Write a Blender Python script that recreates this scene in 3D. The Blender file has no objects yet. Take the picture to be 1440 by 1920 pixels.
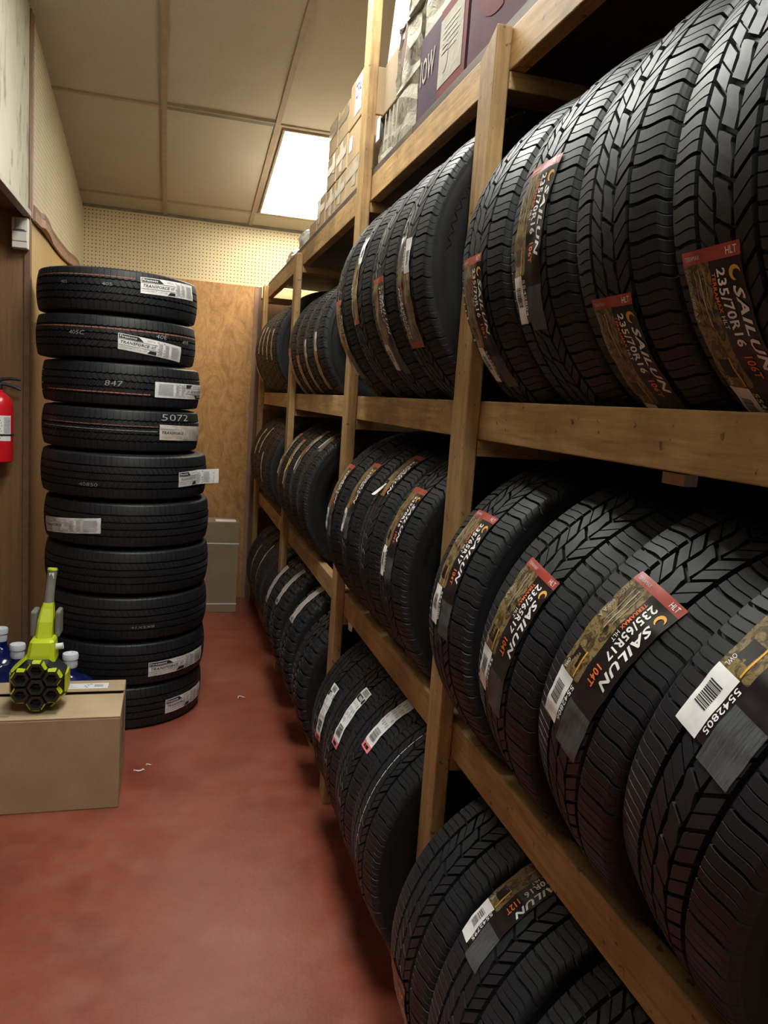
import bpy, bmesh, math, random
from mathutils import Vector, Matrix
random.seed(7)
PI = math.pi
COL = bpy.context.scene.collection
SC = bpy.context.scene

# ------------------------------------------------------------------ helpers
def tag(o, label=None, cat=None, group=None, kind=None):
    if label: o['label'] = label
    if cat: o['category'] = cat
    if group: o['group'] = group
    if kind: o['kind'] = kind
    return o

def empty(name, loc=(0, 0, 0), rot=(0, 0, 0), parent=None):
    o = bpy.data.objects.new(name, None)
    o.location = loc; o.rotation_euler = rot; o.empty_display_size = .05
    COL.objects.link(o)
    if parent: o.parent = parent
    return o

def mesh_obj(name, me, parent=None, loc=None, rot=None):
    o = bpy.data.objects.new(name, me)
    COL.objects.link(o)
    if parent: o.parent = parent
    if loc is not None: o.location = loc
    if rot is not None: o.rotation_euler = rot
    return o

def bm_mesh(bm, name, mats, smooth=False):
    me = bpy.data.meshes.new(name)
    bm.normal_update()
    bm.to_mesh(me); bm.free()
    for m in (mats if isinstance(mats, (list, tuple)) else [mats]): me.materials.append(m)
    if smooth:
        for p in me.polygons: p.use_smooth = True
    if len(me.polygons) < 9000 and any(p.use_smooth for p in me.polygons): me.set_sharp_from_angle(angle=math.radians(38))
    return me

def add_box(bm, lo, hi, bev=0.0, mi=0, M=None):
    c = [(a + b) / 2 for a, b in zip(lo, hi)]; s = [max(abs(b - a), 1e-5) for a, b in zip(lo, hi)]
    before = set(bm.verts)
    r = bmesh.ops.create_cube(bm, size=1.0)
    vs = r['verts']
    for v in vs: v.co = Vector((v.co.x * s[0] + c[0], v.co.y * s[1] + c[1], v.co.z * s[2] + c[2]))
    if bev > 0:
        es = list({e for v in vs for e in v.link_edges})
        bmesh.ops.bevel(bm, geom=es, offset=min(bev, min(s) * .45), segments=2, affect='EDGES', profile=.5)
    nv = [v for v in bm.verts if v not in before]
    if M is not None:
        for v in nv: v.co = M @ v.co
    fs = {f for v in nv for f in v.link_faces}
    for f in fs: f.material_index = mi
    return nv

def box_obj(name, lo, hi, mat, parent=None, bev=0.0, origin=None):
    """box given in world (or parent) coordinates; object origin at its own centre-bottom"""
    o0 = Vector(((lo[0] + hi[0]) / 2, (lo[1] + hi[1]) / 2, lo[2])) if origin is None else Vector(origin)
    bm = bmesh.new()
    add_box(bm, [lo[i] - o0[i] for i in range(3)], [hi[i] - o0[i] for i in range(3)], bev)
    return mesh_obj(name, bm_mesh(bm, name, mat), parent, o0)

def add_lathe(bm, prof, seg=48, axis='Z', mi=0, M=None, cap=False, a0=0, a1=2 * PI):
    full = abs((a1 - a0) - 2 * PI) < 1e-6
    n = seg if full else seg + 1
    rings = []
    for (r, h) in prof:
        ring = []
        for i in range(n):
            a = a0 + (a1 - a0) * i / seg
            if axis == 'Z': p = Vector((r * math.cos(a), r * math.sin(a), h))
            else: p = Vector((-r * math.cos(a), h, r * math.sin(a)))
            if M is not None: p = M @ p
            ring.append(bm.verts.new(p))
        rings.append(ring)
    for k in range(len(rings) - 1):
        for i in range(seg):
            j = (i + 1) % n
            f = bm.faces.new((rings[k][i], rings[k][j], rings[k + 1][j], rings[k + 1][i]))
            f.material_index = mi; f.smooth = True
    if cap:
        for ring in (rings[0], rings[-1]):
            try:
                f = bm.faces.new(ring); f.material_index = mi
            except Exception: pass
    return rings

def add_tube(bm, pts, rad, seg=10, mi=0, cap=True):
    pts = [Vector(p) for p in pts]
    rads = rad if isinstance(rad, (list, tuple)) else [rad] * len(pts)
    rings = []
    up = Vector((0, 0, 1))
    for i, p in enumerate(pts):
        d = (pts[min(i + 1, len(pts) - 1)] - pts[max(i - 1, 0)]).normalized()
        u = up if abs(d.dot(up)) < .95 else Vector((1, 0, 0))
        a = d.cross(u).normalized(); b = d.cross(a).normalized()
        rings.append([bm.verts.new(p + rads[i] * (math.cos(t) * a + math.sin(t) * b)) for t in [2 * PI * k / seg for k in range(seg)]])
    for k in range(len(rings) - 1):
        for i in range(seg):
            j = (i + 1) % seg
            f = bm.faces.new((rings[k][i], rings[k][j], rings[k + 1][j], rings[k + 1][i])); f.smooth = True; f.material_index = mi
    if cap:
        for r in (rings[0], rings[-1]):
            f = bm.faces.new(r); f.material_index = mi

def quad(bm, pts, mi=0):
    f = bm.faces.new([bm.verts.new(p) for p in pts]); f.material_index = mi; return f

# ------------------------------------------------------------------ materials
def new_mat(name):
    m = bpy.data.materials.new(name); m.use_nodes = True
    nt = m.node_tree; b = nt.nodes['Principled BSDF']
    return m, nt, b
def N(nt, t, **kw):
    n = nt.nodes.new(t)
    for k, v in kw.items():
        if k in ('operation', 'blend_type', 'noise_dimensions', 'wave_type', 'bands_direction', 'feature', 'data_type', 'distance'): setattr(n, k, v)
        else: n.inputs[k].default_value = v
    return n
def L(nt, a, b): nt.links.new(a, b)
def ramp(nt, fac, stops):
    r = nt.nodes.new('ShaderNodeValToRGB'); L(nt, fac, r.inputs[0])
    els = r.color_ramp.elements
    while len(els) < len(stops): els.new(.5)
    for e, (p, c) in zip(els, stops):
        e.position = p; e.color = (*c, 1) if len(c) == 3 else c
    return r.outputs[0]
def objco(nt, scale=(1, 1, 1), rand=True):
    tc = nt.nodes.new('ShaderNodeTexCoord'); mp = nt.nodes.new('ShaderNodeMapping')
    mp.inputs['Scale'].default_value = scale
    L(nt, tc.outputs['Object'], mp.inputs['Vector'])
    if rand:
        oi = nt.nodes.new('ShaderNodeObjectInfo'); mu = N(nt, 'ShaderNodeMath', operation='MULTIPLY'); mu.inputs[1].default_value = 37.0
        L(nt, oi.outputs['Random'], mu.inputs[0]); L(nt, mu.outputs[0], mp.inputs['Location'])
    return mp.outputs[0]
def noise(nt, vec, scale, detail=4, rough=.55, dist=0):
    n = N(nt, 'ShaderNodeTexNoise', Scale=scale, Detail=detail, Roughness=rough, Distortion=dist)
    L(nt, vec, n.inputs['Vector']); return n.outputs['Fac']
def mixc(nt, fac, a, b, mode='MIX'):
    m = nt.nodes.new('ShaderNodeMix'); m.data_type = 'RGBA'; m.blend_type = mode
    if isinstance(fac, (int, float)): m.inputs[0].default_value = fac
    else: L(nt, fac, m.inputs[0])
    for v, i in ((a, 6), (b, 7)):
        if isinstance(v, tuple): m.inputs[i].default_value = (*v, 1) if len(v) == 3 else v
        else: L(nt, v, m.inputs[i])
    return m.outputs[2]
def bump(nt, b, h, strength=.3, dist=.01):
    n = nt.nodes.new('ShaderNodeBump'); n.inputs['Strength'].default_value = strength; n.inputs['Distance'].default_value = dist
    L(nt, h, n.inputs['Height']); L(nt, n.outputs[0], b.inputs['Normal'])
def plain(name, c, rough=.6, metal=0, spec=.5, var=0.0, vs=20):
    m, nt, b = new_mat(name)
    b.inputs['Roughness'].default_value = rough; b.inputs['Metallic'].default_value = metal
    b.inputs['Specular IOR Level'].default_value = spec
    if var > 0:
        f = noise(nt, objco(nt), vs, 4)
        L(nt, ramp(nt, f, [(.3, tuple(x * (1 - var) for x in c)), (.7, tuple(min(1, x * (1 + var)) for x in c))]), b.inputs['Base Color'])
    else:
        b.inputs['Base Color'].default_value = (*c, 1)
    return m
def wood(name, axis, c1=(.48, .290, .112), c2=(.33, .19, .068), c3=(.56, .37, .165)):
    m, nt, b = new_mat(name)
    s = [1, 1, 1]; s[axis] = .07
    v = objco(nt, tuple(s))
    g = noise(nt, v, 70, 6, .6, .6)
    col = ramp(nt, g, [(.32, c2), (.5, c1), (.68, c3)])
    v2 = objco(nt, (1, 1, 1))
    d = noise(nt, v2, 3.5, 5, .65)
    col = mixc(nt, ramp(nt, d, [(.40, (0, 0, 0)), (.68, (.7, .7, .7))]), col, (.15, .09, .045))
    sp = noise(nt, v2, 45, 2, .5)
    col = mixc(nt, ramp(nt, sp, [(.67, (0, 0, 0)), (.72, (.85, .85, .85))]), col, (.10, .05, .025))
    # big cathedral grain
    wv = N(nt, 'ShaderNodeTexWave', Scale=5, Distortion=9, Detail=2, **{'Detail Scale': 1.2})
    s3 = [1, 1, 1]; s3[axis] = .12
    L(nt, objco(nt, tuple(s3)), wv.inputs['Vector'])
    col = mixc(nt, ramp(nt, wv.outputs['Fac'], [(.0, (.22, .22, .22)), (.25, (0, 0, 0))]), col, (.20, .105, .045))
    L(nt, col, b.inputs['Base Color'])
    b.inputs['Roughness'].default_value = .62
    bump(nt, b, g, .25, .002)
    return m
WX = wood('pine_lumber_cross', 0); WY = wood('pine_lumber_rail', 1); WZ = wood('pine_lumber_post', 2)

def rubber(name, c=(.0088, .0100, .0122), rough=.5, spec=.5):
    m, nt, b = new_mat(name)
    v = objco(nt)
    f = noise(nt, v, 9, 5, .6)
    L(nt, ramp(nt, f, [(.3, tuple(x * .8 for x in c)), (.75, tuple(x * 1.35 for x in c))]), b.inputs['Base Color'])
    r = noise(nt, v, 22, 4)
    rr = nt.nodes.new('ShaderNodeMapRange'); L(nt, r, rr.inputs[0]); rr.inputs[3].default_value = rough - .08; rr.inputs[4].default_value = rough + .12
    L(nt, rr.outputs[0], b.inputs['Roughness'])
    b.inputs['Specular IOR Level'].default_value = spec
    bump(nt, b, noise(nt, v, 420, 2), .12, .0006)
    return m
M_TREAD = rubber('tread_rubber')
M_SIDE = rubber('sidewall_rubber', (.0065, .007, .008), .55, .35)
M_LINER = rubber('inner_liner_rubber', (.005, .005, .006), .7, .2)

# ------------------------------------------------------------------ tyres
def crown(y, W, dropk=.010):
    h = .43 * W
    return dropk * (abs(y) / h) ** 2.3

class TyreType:
    pass

def make_tread(name, R, W, N_p, ribs, gd=.009, sh_feats=None, sh_shift=None):
    """ribs: list of (y0,y1,features,shift_fn,zig,zfreq); features = [(t0,t1,depth)], 0..1 in a pitch"""
    bm = bmesh.new()
    half = .43 * W
    def rad(y): return R - crown(y, W)
    # groove floor
    ys = [-half + 2 * half * k / 14 for k in range(15)]
    add_lathe(bm, [(rad(y) - gd, y) for y in ys], 160, 'Y')
    def build(rows, feats, shift, zig, zf, fade=None):
        # rows: list of (y, drop, edge) edge: -1/1 edges (zig), 2 = groove wall foot
        cols = [(0.0, 0.0)]
        e = .012
        for (a, b_, d) in feats:
            cols += [(a - e, 0.0), (a + e * .4, d), (b_ - e * .4, d), (b_ + e, 0.0)]
        # extra fill
        ts = sorted(set(round(c[0] % 1, 4) for c in cols)); fill = []
        for i, t in enumerate(ts):
            nx = ts[(i + 1) % len(ts)] + (1 if i == len(ts) - 1 else 0)
            if nx - t > .3: fill.append((((t + nx) / 2) % 1, 0.0))
        cols = sorted([(round(c[0] % 1, 4), c[1]) for c in cols + fill])
        # drop duplicates at 0 lying inside a feature
        def dep(t):
            for (a, b_, d) in feats:
                if a <= t <= b_ or a <= t - 1 <= b_ or a <= t + 1 <= b_: return d
            return 0.0
        cols = [(t, max(d, dep(t))) for t, d in cols]
        out = []
        n = len(rows)
        grid = []
        for i in range(N_p):
            for (t, d) in cols:
                col = []
                for k, (y, drop, edge) in enumerate(rows):
                    sn = k / (n - 1)
                    u = i + t + shift(sn)
                    yy = y
                    if zig and edge != 0:
                        tri = abs(((i + t) * zf) % 1 - .5) * 4 - 1
                        yy += zig * tri
                    dd = max(drop, 0)
                    fd = d * (fade[k] if fade else 1)
                    r = (rad(max(-half, min(half, yy))) - dd - fd) if edge != 2 else rad(yy) - gd
                    th = u * 2 * PI / N_p
                    col.append(bm.verts.new((-r * math.cos(th), yy, r * math.sin(th))))
                grid.append(col)
        m = len(grid)
        for i in range(m):
            A = grid[i]; B = grid[(i + 1) % m]
            for k in range(n - 1):
                bm.faces.new((A[k], A[k + 1], B[k + 1], B[k]))
    for (y0, y1, feats, shift, zig, zf) in ribs:
        nin = 5
        rows = [(y0 - .0008, 0, 2), (y0, 0, 1)] + [(y0 + (y1 - y0) * j / (nin + 1), 0, 0) for j in range(1, nin + 1)] + [(y1, 0, 1), (y1 + .0008, 0, 2)]
        build(rows, feats, shift, zig, zf)
    # shoulders: inner edge from outermost rib to tread edge and round the corner
    sy = sh_feats['y']                      # inner edge of shoulder
    arc = []
    wE = .485 * W - half                    # lateral extent
    nA = 6
    for j in range(1, nA + 1):
        a = j / nA * PI / 2
        arc.append((half + wE * math.sin(a), sh_feats['drop'] * (1 - math.cos(a))))
    for sgn in (-1, 1):
        rows = [(sgn * (sy - .0008), 0, 2), (sgn * sy, 0, 1)]
        nin = 5
        rows += [(sgn * (sy + (half - sy) * j / nin), 0, 0) for j in range(1, nin + 1)]
        rows += [(sgn * y, d, 0) for y, d in arc]
        fade = [1] * (2 + nin) + [1, 1, .9, .7, .35, 0][:nA]
        sh = sh_shift if sgn > 0 else (lambda s: -sh_shift(s) + .5)
        build(rows, sh_feats['f'], sh, sh_feats.get('zig', 0) * sgn, sh_feats.get('zf', 1), fade)
    me = bm_mesh(bm, name, M_TREAD)
    return me

def make_sidewall(name, R, W, rim, drop, sgn, lettering=True):
    bm = bmesh.new()
    r0 = R - .010 - drop + .0015
    yE = .485 * W
    prof = []
    H = r0 - rim
    n = 16
    for j in range(n + 1):
        t = j / n
        r = r0 - H * t
        # slight further bulge just under the shoulder then in to the bead
        y = yE + .015 * W * math.sin(min(t / .45, 1) * PI / 2) - max(0, t - .42) ** 1.6 * .48 * W
        if .10 < t < .16: y += .0022
        if abs(t - .55) < .035: y += .0012
        if abs(t - .86) < .03: y += .0018
        prof.append((r, sgn * y))
    prof.append((rim - .006, sgn * (prof[-1][1] * sgn - .004)))
    prof.append((rim - .007, sgn * (prof[-1][1] * sgn - .018)))
    prof.append((rim + .002, sgn * (prof[-1][1] * sgn - .008)))
    add_lathe(bm, prof, 128, 'Y')
    # raised serration ring
    if lettering:
        K = 72
        for k in range(K):
            if (k // 9) % 2: continue
            a = 2 * PI * k / K; da = 2 * PI / K
            ra, rb = R - .010 - drop - .18 * H, R - .010 - drop - .26 * H
            y = sgn * (yE + .015 * W * .8 + .0030)
            def P(r, an): return (-r * math.cos(an), y, r * math.sin(an))
            for (x0, x1) in ((0, .5), (.5, 1)):
                aa, ab = a + da * x0 * .9, a + da * x1 * .9
                r1, r2 = (ra, rb) if x0 == 0 else (rb, ra)
                w = da * .12
                quad(bm, [P(r1, aa), P(r1, aa + w), P(r2, ab + w), P(r2, ab)])
    return bm_mesh(bm, name, M_SIDE)

def make_liner(name, R, W, rim):
    bm = bmesh.new()
    prof = []
    n = 14
    for j in range(n + 1):
        a = -PI / 2 + PI * j / n
        y = math.sin(a) * (.42 * W)
        r = rim + .004 + (R - .024 - rim) * max(0, math.cos(a)) ** .45
        prof.append((r, y))
    add_lathe(bm, prof, 96, 'Y')
    return bm_mesh(bm, name, M_LINER)

def lin(a, b): return lambda s: a + (b - a) * s
def wavy(a, amp, k=1): return lambda s: a * s + amp * math.sin(s * PI * 2 * k)

TY = {}
def def_tyre(key, R, W, rim, N_p, ribs, sh, shs, gd=.009):
    t = TyreType(); t.R = R; t.W = W
    t.tread = make_tread(key + '_tread', R, W, N_p, ribs, gd, sh, shs)
    t.side = [make_sidewall(key + '_sidewall', R, W, rim, sh['drop'], s) for s in (-1, 1)]
    t.liner = make_liner(key + '_liner', R, W, rim)
    TY[key] = t

def highway(key, R, W, rim, N_p):
    k = W / .235
    diag = [(.05, .17, .0075)]
    diag2 = [(.05, .17, .0075), (.58, .62, .004)]
    ribs = [
        (-.044 * k, -.018 * k, diag2, lin(.62, 0), 0, 1),
        (-.0122 * k, .0112 * k, [(.10, .22, .008)], wavy(.35, .0), .0034, 1),
        (.017 * k, .043 * k, diag2, lin(0, .62), 0, 1)]
    sh = {'y': .0525 * k, 'drop': .022, 'f': [(.05, .135, .0075), (.40, .425, .0028), (.70, .725, .0028)]}
    def_tyre(key, R, W, rim, N_p, ribs, sh, wavy(.12, .05, 1.5), .0100)
highway('hlt235', .368, .235, .205, 46)
highway('hlt265', .400, .258, .218, 50)
highway('hlt245', .390, .262, .205, 48)
highway('tour37', .370, .245, .205, 48)
highway('tour36', .362, .232, .205, 50)
highway('small', .336, .250, .205, 46)

def ribbed(key, R, W, rim, N_p=84, zig=.0016):
    k = W / .22
    f = [(.10, .16, .003), (.60, .66, .003)]
    ribs = [(-.048 * k, -.0210 * k, [(.1, .18, .0035)], lin(0, .9), zig, 1),
            (-.0130 * k, .0130 * k, f, lin(0, .8), zig, 1),
            (.0210 * k, .048 * k, [(.1, .18, .0035)], lin(.9, 0), zig, 1)]
    sh = {'y': .0560 * k, 'drop': .022, 'f': [(.1, .17, .0030)], 'zig': zig, 'zf': 1}
    def_tyre(key, R, W, rim, N_p, ribs, sh, wavy(.0, .02, 1), .0085)
ribbed('rib375', .375, .200, .212, 84, .0026)
ribbed('rib40', .399, .212, .212, 100, .0006)

def knobby(key, R, W, rim, N_p=46):
    k = W / .26
    f = [(.05, .24, .011)]
    ribs = [(-.052 * k, -.024 * k, f + [(.6, .64, .005)], wavy(.45, .06), .005 * k, 2),
            (-.0155 * k, .0155 * k, [(.35, .52, .011)], wavy(-.45, .08), .005 * k, 2),
            (.024 * k, .052 * k, f + [(.6, .64, .005)], wavy(.45, .06), .005 * k, 2)]
    sh = {'y': .062 * k, 'drop': .032, 'f': [(.05, .27, .011), (.62, .66, .005)], 'zig': .004, 'zf': 1}
    def_tyre(key, R, W, rim, N_p, ribs, sh, wavy(.12, .05), .0125)
knobby('knob', .388, .262, .205)

# ------------------------------------------------------------------ text -> mesh triangles
_tc = {}
def text_tris(s, bold=0.0, shear=0.0):
    k = (s, bold, shear)
    if k in _tc: return _tc[k]
    cu = bpy.data.curves.new('txt', 'FONT'); cu.body = s; cu.size = 1.0; cu.resolution_u = 2
    cu.space_character = 1.0 + max(bold, 0) * 4; cu.offset = bold; cu.shear = shear; cu.fill_mode = 'FRONT'
    ob = bpy.data.objects.new('txt', cu)
    me = bpy.data.meshes.new_from_object(ob)
    vs = [(v.co.x, v.co.y) for v in me.vertices]
    fs = [tuple(p.vertices) for p in me.polygons]
    bpy.data.objects.remove(ob); bpy.data.curves.remove(cu); bpy.data.meshes.remove(me)
    if vs:
        x0 = min(v[0] for v in vs); x1 = max(v[0] for v in vs); y0 = min(v[1] for v in vs); y1 = max(v[1] for v in vs)
        vs = [((x - x0) / (x1 - x0), (y - y0) / (y1 - y0)) for x, y in vs]
    _tc[k] = (vs, fs)
    return _tc[k]

def put_text(bm, place, s, a0, a1, b0, b1, h, mi, bold=0.0, shear=0.0):
    vs, fs = text_tris(s, bold, shear)
    bv = [bm.verts.new(place(a0 + (a1 - a0) * x, b0 + (b1 - b0) * y, h)) for x, y in vs]
    for f in fs:
        try:
            g = bm.faces.new([bv[i] for i in f]); g.material_index = mi
        except Exception: pass

def patch(bm, place, a0, a1, b0, b1, h, mi, da=.005, nb=0, uv=None):
    if nb == 0: nb = max(2, int(abs(b1 - b0) / .008))
    n = max(1, int(abs(a1 - a0) / da))
    g = [[bm.verts.new(place(a0 + (a1 - a0) * i / n, b0 + (b1 - b0) * j / nb, h)) for j in range(nb + 1)] for i in range(n + 1)]
    for i in range(n):
        for j in range(nb):
            f = bm.faces.new((g[i][j], g[i + 1][j], g[i + 1][j + 1], g[i][j + 1])); f.material_index = mi; f.smooth = True
            if uv is not None:
                for l, (ii, jj) in zip(f.loops, ((i, j), (i + 1, j), (i + 1, j + 1), (i, j + 1))):
                    l[uv].uv = (a0 + (a1 - a0) * ii / n, b0 + (b1 - b0) * jj / nb)

# label materials
M_WHITE = plain('white_label_paper', (.78, .78, .76), .45, var=.06, vs=60)
M_CREAM = plain('cream_label_paper', (.62, .56, .45), .5, var=.12, vs=40)
M_GREYP = plain('faded_grey_label_paper', (.42, .38, .36), .5, var=.15, vs=40)
M_FILM = plain('black_label_film', (.016, .012, .012), .28, var=.3, vs=30)
M_RED = plain('red_label_band', (.33, .050, .035), .4, var=.2, vs=50)
M_INKW = plain('white_label_ink', (.82, .82, .80), .45)
M_INKO = plain('orange_label_ink', (.80, .17, .045), .45)
M_INKG = plain('grey_label_ink', (.33, .30, .24), .5)
M_INKK = plain('black_label_ink', (.02, .02, .022), .5)
M_GREYBAR = plain('light_grey_print', (.46, .47, .47), .5, var=.25, vs=120)
M_GOLDINK = plain('amber_label_ink', (.75, .38, .06), .45)
M_PINK = plain('pink_label_end', (.75, .20, .22), .5)
M_YELL = plain('yellow_label_sticker', (.72, .62, .05), .5)
def gold_mat():
    m, nt, b = new_mat('gold_terrain_print')
    tc = nt.nodes.new('ShaderNodeTexCoord')
    n = N(nt, 'ShaderNodeTexNoise', Scale=55, Detail=6, Roughness=.7, Distortion=1.5); L(nt, tc.outputs['UV'], n.inputs['Vector'])
    L(nt, ramp(nt, n.outputs['Fac'], [(.34, (.018, .013, .010)), (.47, (.085, .06, .03)), (.56, (.27, .19, .075)), (.63, (.12, .09, .05)), (.74, (.5, .42, .28))]), b.inputs['Base Color'])
    b.inputs['Roughness'].default_value = .28
    return m
M_GOLD = gold_mat()
def clear_mat():
    m, nt, b = new_mat('clear_label_tail')
    tc = nt.nodes.new('ShaderNodeTexCoord'); mp = nt.nodes.new('ShaderNodeMapping'); mp.inputs['Scale'].default_value = (25, 420, 1)
    L(nt, tc.outputs['UV'], mp.inputs['Vector'])
    n = N(nt, 'ShaderNodeTexNoise', Scale=1, Detail=4, Roughness=.7); L(nt, mp.outputs[0], n.inputs['Vector'])
    L(nt, ramp(nt, n.outputs['Fac'], [(.35, (.07, .073, .078)), (.6, (.13, .135, .14)), (.8, (.3, .31, .32))]), b.inputs['Base Color'])
    b.inputs['Roughness'].default_value = .3
    b.inputs['Alpha'].default_value = .72
    return m
M_CLEAR = clear_mat()
LM = [M_FILM, M_RED, M_GOLD, M_WHITE, M_CLEAR, M_INKW, M_INKO, M_INKG, M_INKK, M_GOLDINK, M_GREYBAR, M_CREAM, M_GREYP, M_PINK, M_YELL]
FILM, RED, GOLD, WHITE, CLEAR, INKW, INKO, INKG, INKK, GOLDI, GREYB, CREAM, GREYP, PINK, YELL = range(15)

def placer(t, th0, dr, yc, Wl, seed=0, lift=0.0, skew=0.0, peel=None):
    rnd = random.Random(seed); p1, p2, p3 = [rnd.uniform(0, 6) for _ in range(3)]
    def place(a, b, h):
        y = yc + dr * (b - Wl / 2) + skew * a
        yy = max(-.43 * t.W, min(.43 * t.W, y))
        ext = max(0, abs(y) - .43 * t.W)
        r = t.R - crown(yy, t.W) - ext * ext * 18 + .0024 + h + lift
        r += .0008 * math.sin(a * 85 + p1 + b * 40) + .0005 * math.sin(b * 120 + a * 33 + p2) + .0003 * math.sin(a * 190 + p3)
        if peel and a > peel[0]: r += (a - peel[0]) ** 1.5 * peel[1]
        th = math.radians(th0) + dr * a / t.R
        return (-r * math.cos(th), y, r * math.sin(th))
    return place

def barcode(bm, place, a0, a1, b0, b1, h, rnd, vertical=False):
    x = a0
    while x < a1:
        w = rnd.choice((.0007, .0012, .0019))
        patch(bm, place, x, min(x + w, a1), b0, b1, h, INKK, nb=4)
        x += w + rnd.choice((.0009, .0014))

def label_terrain(parent, t, th_top, dr, yc, size='235/70R16', idx='106T', num='5542804', seed=1, detail=True, skew=0.0, torn=False, Wl=.108):
    """long decorated film label; a runs along the reading direction"""
    Ln = .268 if not torn else .20
    pl = placer(t, th_top, dr, yc, Wl, seed, skew=skew)
    rnd = random.Random(seed)
    bm = bmesh.new(); uv = bm.loops.layers.uv.new('UVMap')
    patch(bm, pl, 0, .016, 0, Wl, 0, RED, uv=uv)
    patch(bm, pl, .016, Ln - .075, .052, Wl, 0, FILM, uv=uv)
    patch(bm, pl, .016, Ln - .083, 0, .052, 0, GOLD, uv=uv)
    if not torn:
        patch(bm, pl, Ln - .083, Ln, 0, .040, .0004, WHITE, uv=uv)
        patch(bm, pl, Ln - .083, Ln - .002, .040, .054, 0, FILM, uv=uv)
        patch(bm, pl, Ln - .075, Ln - .062, .054, Wl, 0, FILM, uv=uv)
        patch(bm, pl, Ln - .062, Ln + .014, .054, Wl, 0, CLEAR, uv=uv)
    else:
        patch(bm, pl, Ln - .083, Ln - .03, .03, .08, 0, GOLD, uv=uv)
        # torn curl of white backing
        pc = placer(t, th_top, dr, yc, Wl, seed, peel=(Ln - .07, 1.3))
        patch(bm, pc, Ln - .07, Ln - .018, .004, .030, .0008, WHITE)
        patch(bm, pc, Ln - .055, Ln - .02, .02, .04, .001, WHITE)
    o = mesh_obj('label', bm_mesh(bm, 'label', LM), parent)
    tb = bmesh.new(); h = .0009
    put_text(tb, pl, 'SAILUN', .048, .160, .0885, .1035, h, INKW, .03, .25)
    # crescent mark
    n = 12
    c0 = (.034, .096)
    o1 = [(c0[0] + .009 * math.cos(a), c0[1] + .009 * math.sin(a)) for a in [PI * .55 + 2 * PI * .68 * i / n for i in range(n + 1)]]
    o2 = [(c0[0] + .002 + .0062 * math.cos(a), c0[1] + .0022 + .0062 * math.sin(a)) for a in [PI * .55 + 2 * PI * .68 * i / n for i in range(n + 1)]]
    for i in range(n): quad(tb, [pl(*o1[i], h), pl(*o1[i + 1], h), pl(*o2[i + 1], h), pl(*o2[i], h)], GOLDI)
    put_text(tb, pl, size, .026, .122, .066, .0815, h, INKW, .022)
    put_text(tb, pl, idx, .136, .168, .066, .0805, h, INKO, .02)
    if detail:
        put_text(tb, pl, 'TERRAMAX', .030, .078, .0555, .0625, h, INKO, .015)
        put_text(tb, pl, 'HLT', .082, .099, .0555, .0625, h, INKW, .01)
        put_text(tb, pl, 'UTQG', .024, .050, .004, .012, h, INKG)
        put_text(tb, pl, '600 A A', .056, .088, .004, .012, h, GREYB)
        patch(tb, pl, .024, .088, .022, .0232, h, INKG, nb=1); patch(tb, pl, .024, .094, .031, .0323, h, GREYB, nb=1); patch(tb, pl, .024, .082, .040, .0412, h, INKG, nb=1)
        tilt = lambda a, b, hh: pl(a, b, hh)
        put_text(tb, lambda a, b, hh: pl(.0125 - (b - .084) * 1.0, a, hh), 'HLT', .086, .103, .084, .0925, h, INKW)
        put_text(tb, lambda a, b, hh: pl(.0115 - (b - .086) * 1.0, a, hh), 'TERRAMAX', .008, .040, .086, .0915, h * 1.6, GREYB)
    if not torn:
        barcode(tb, pl, Ln - .064, Ln - .030, .008, .030, .0008, rnd)
        put_text(tb, pl, num, Ln - .076, Ln - .014, .0425, .0515, h, INKW, .01)
        put_text(tb, pl, 'OWL', Ln - .102, Ln - .086, .008, .0155, h, INKW)
        patch(tb, pl, Ln - .128, Ln - .100, .012, .034, .0004, FILM, nb=1)
        patch(tb, pl, Ln - .131, Ln - .086, .036, .0385, .0005, GOLDI, nb=1)
    mesh_obj('label_printing', bm_mesh(tb, 'label_printing', LM), o)
    return o

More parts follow.
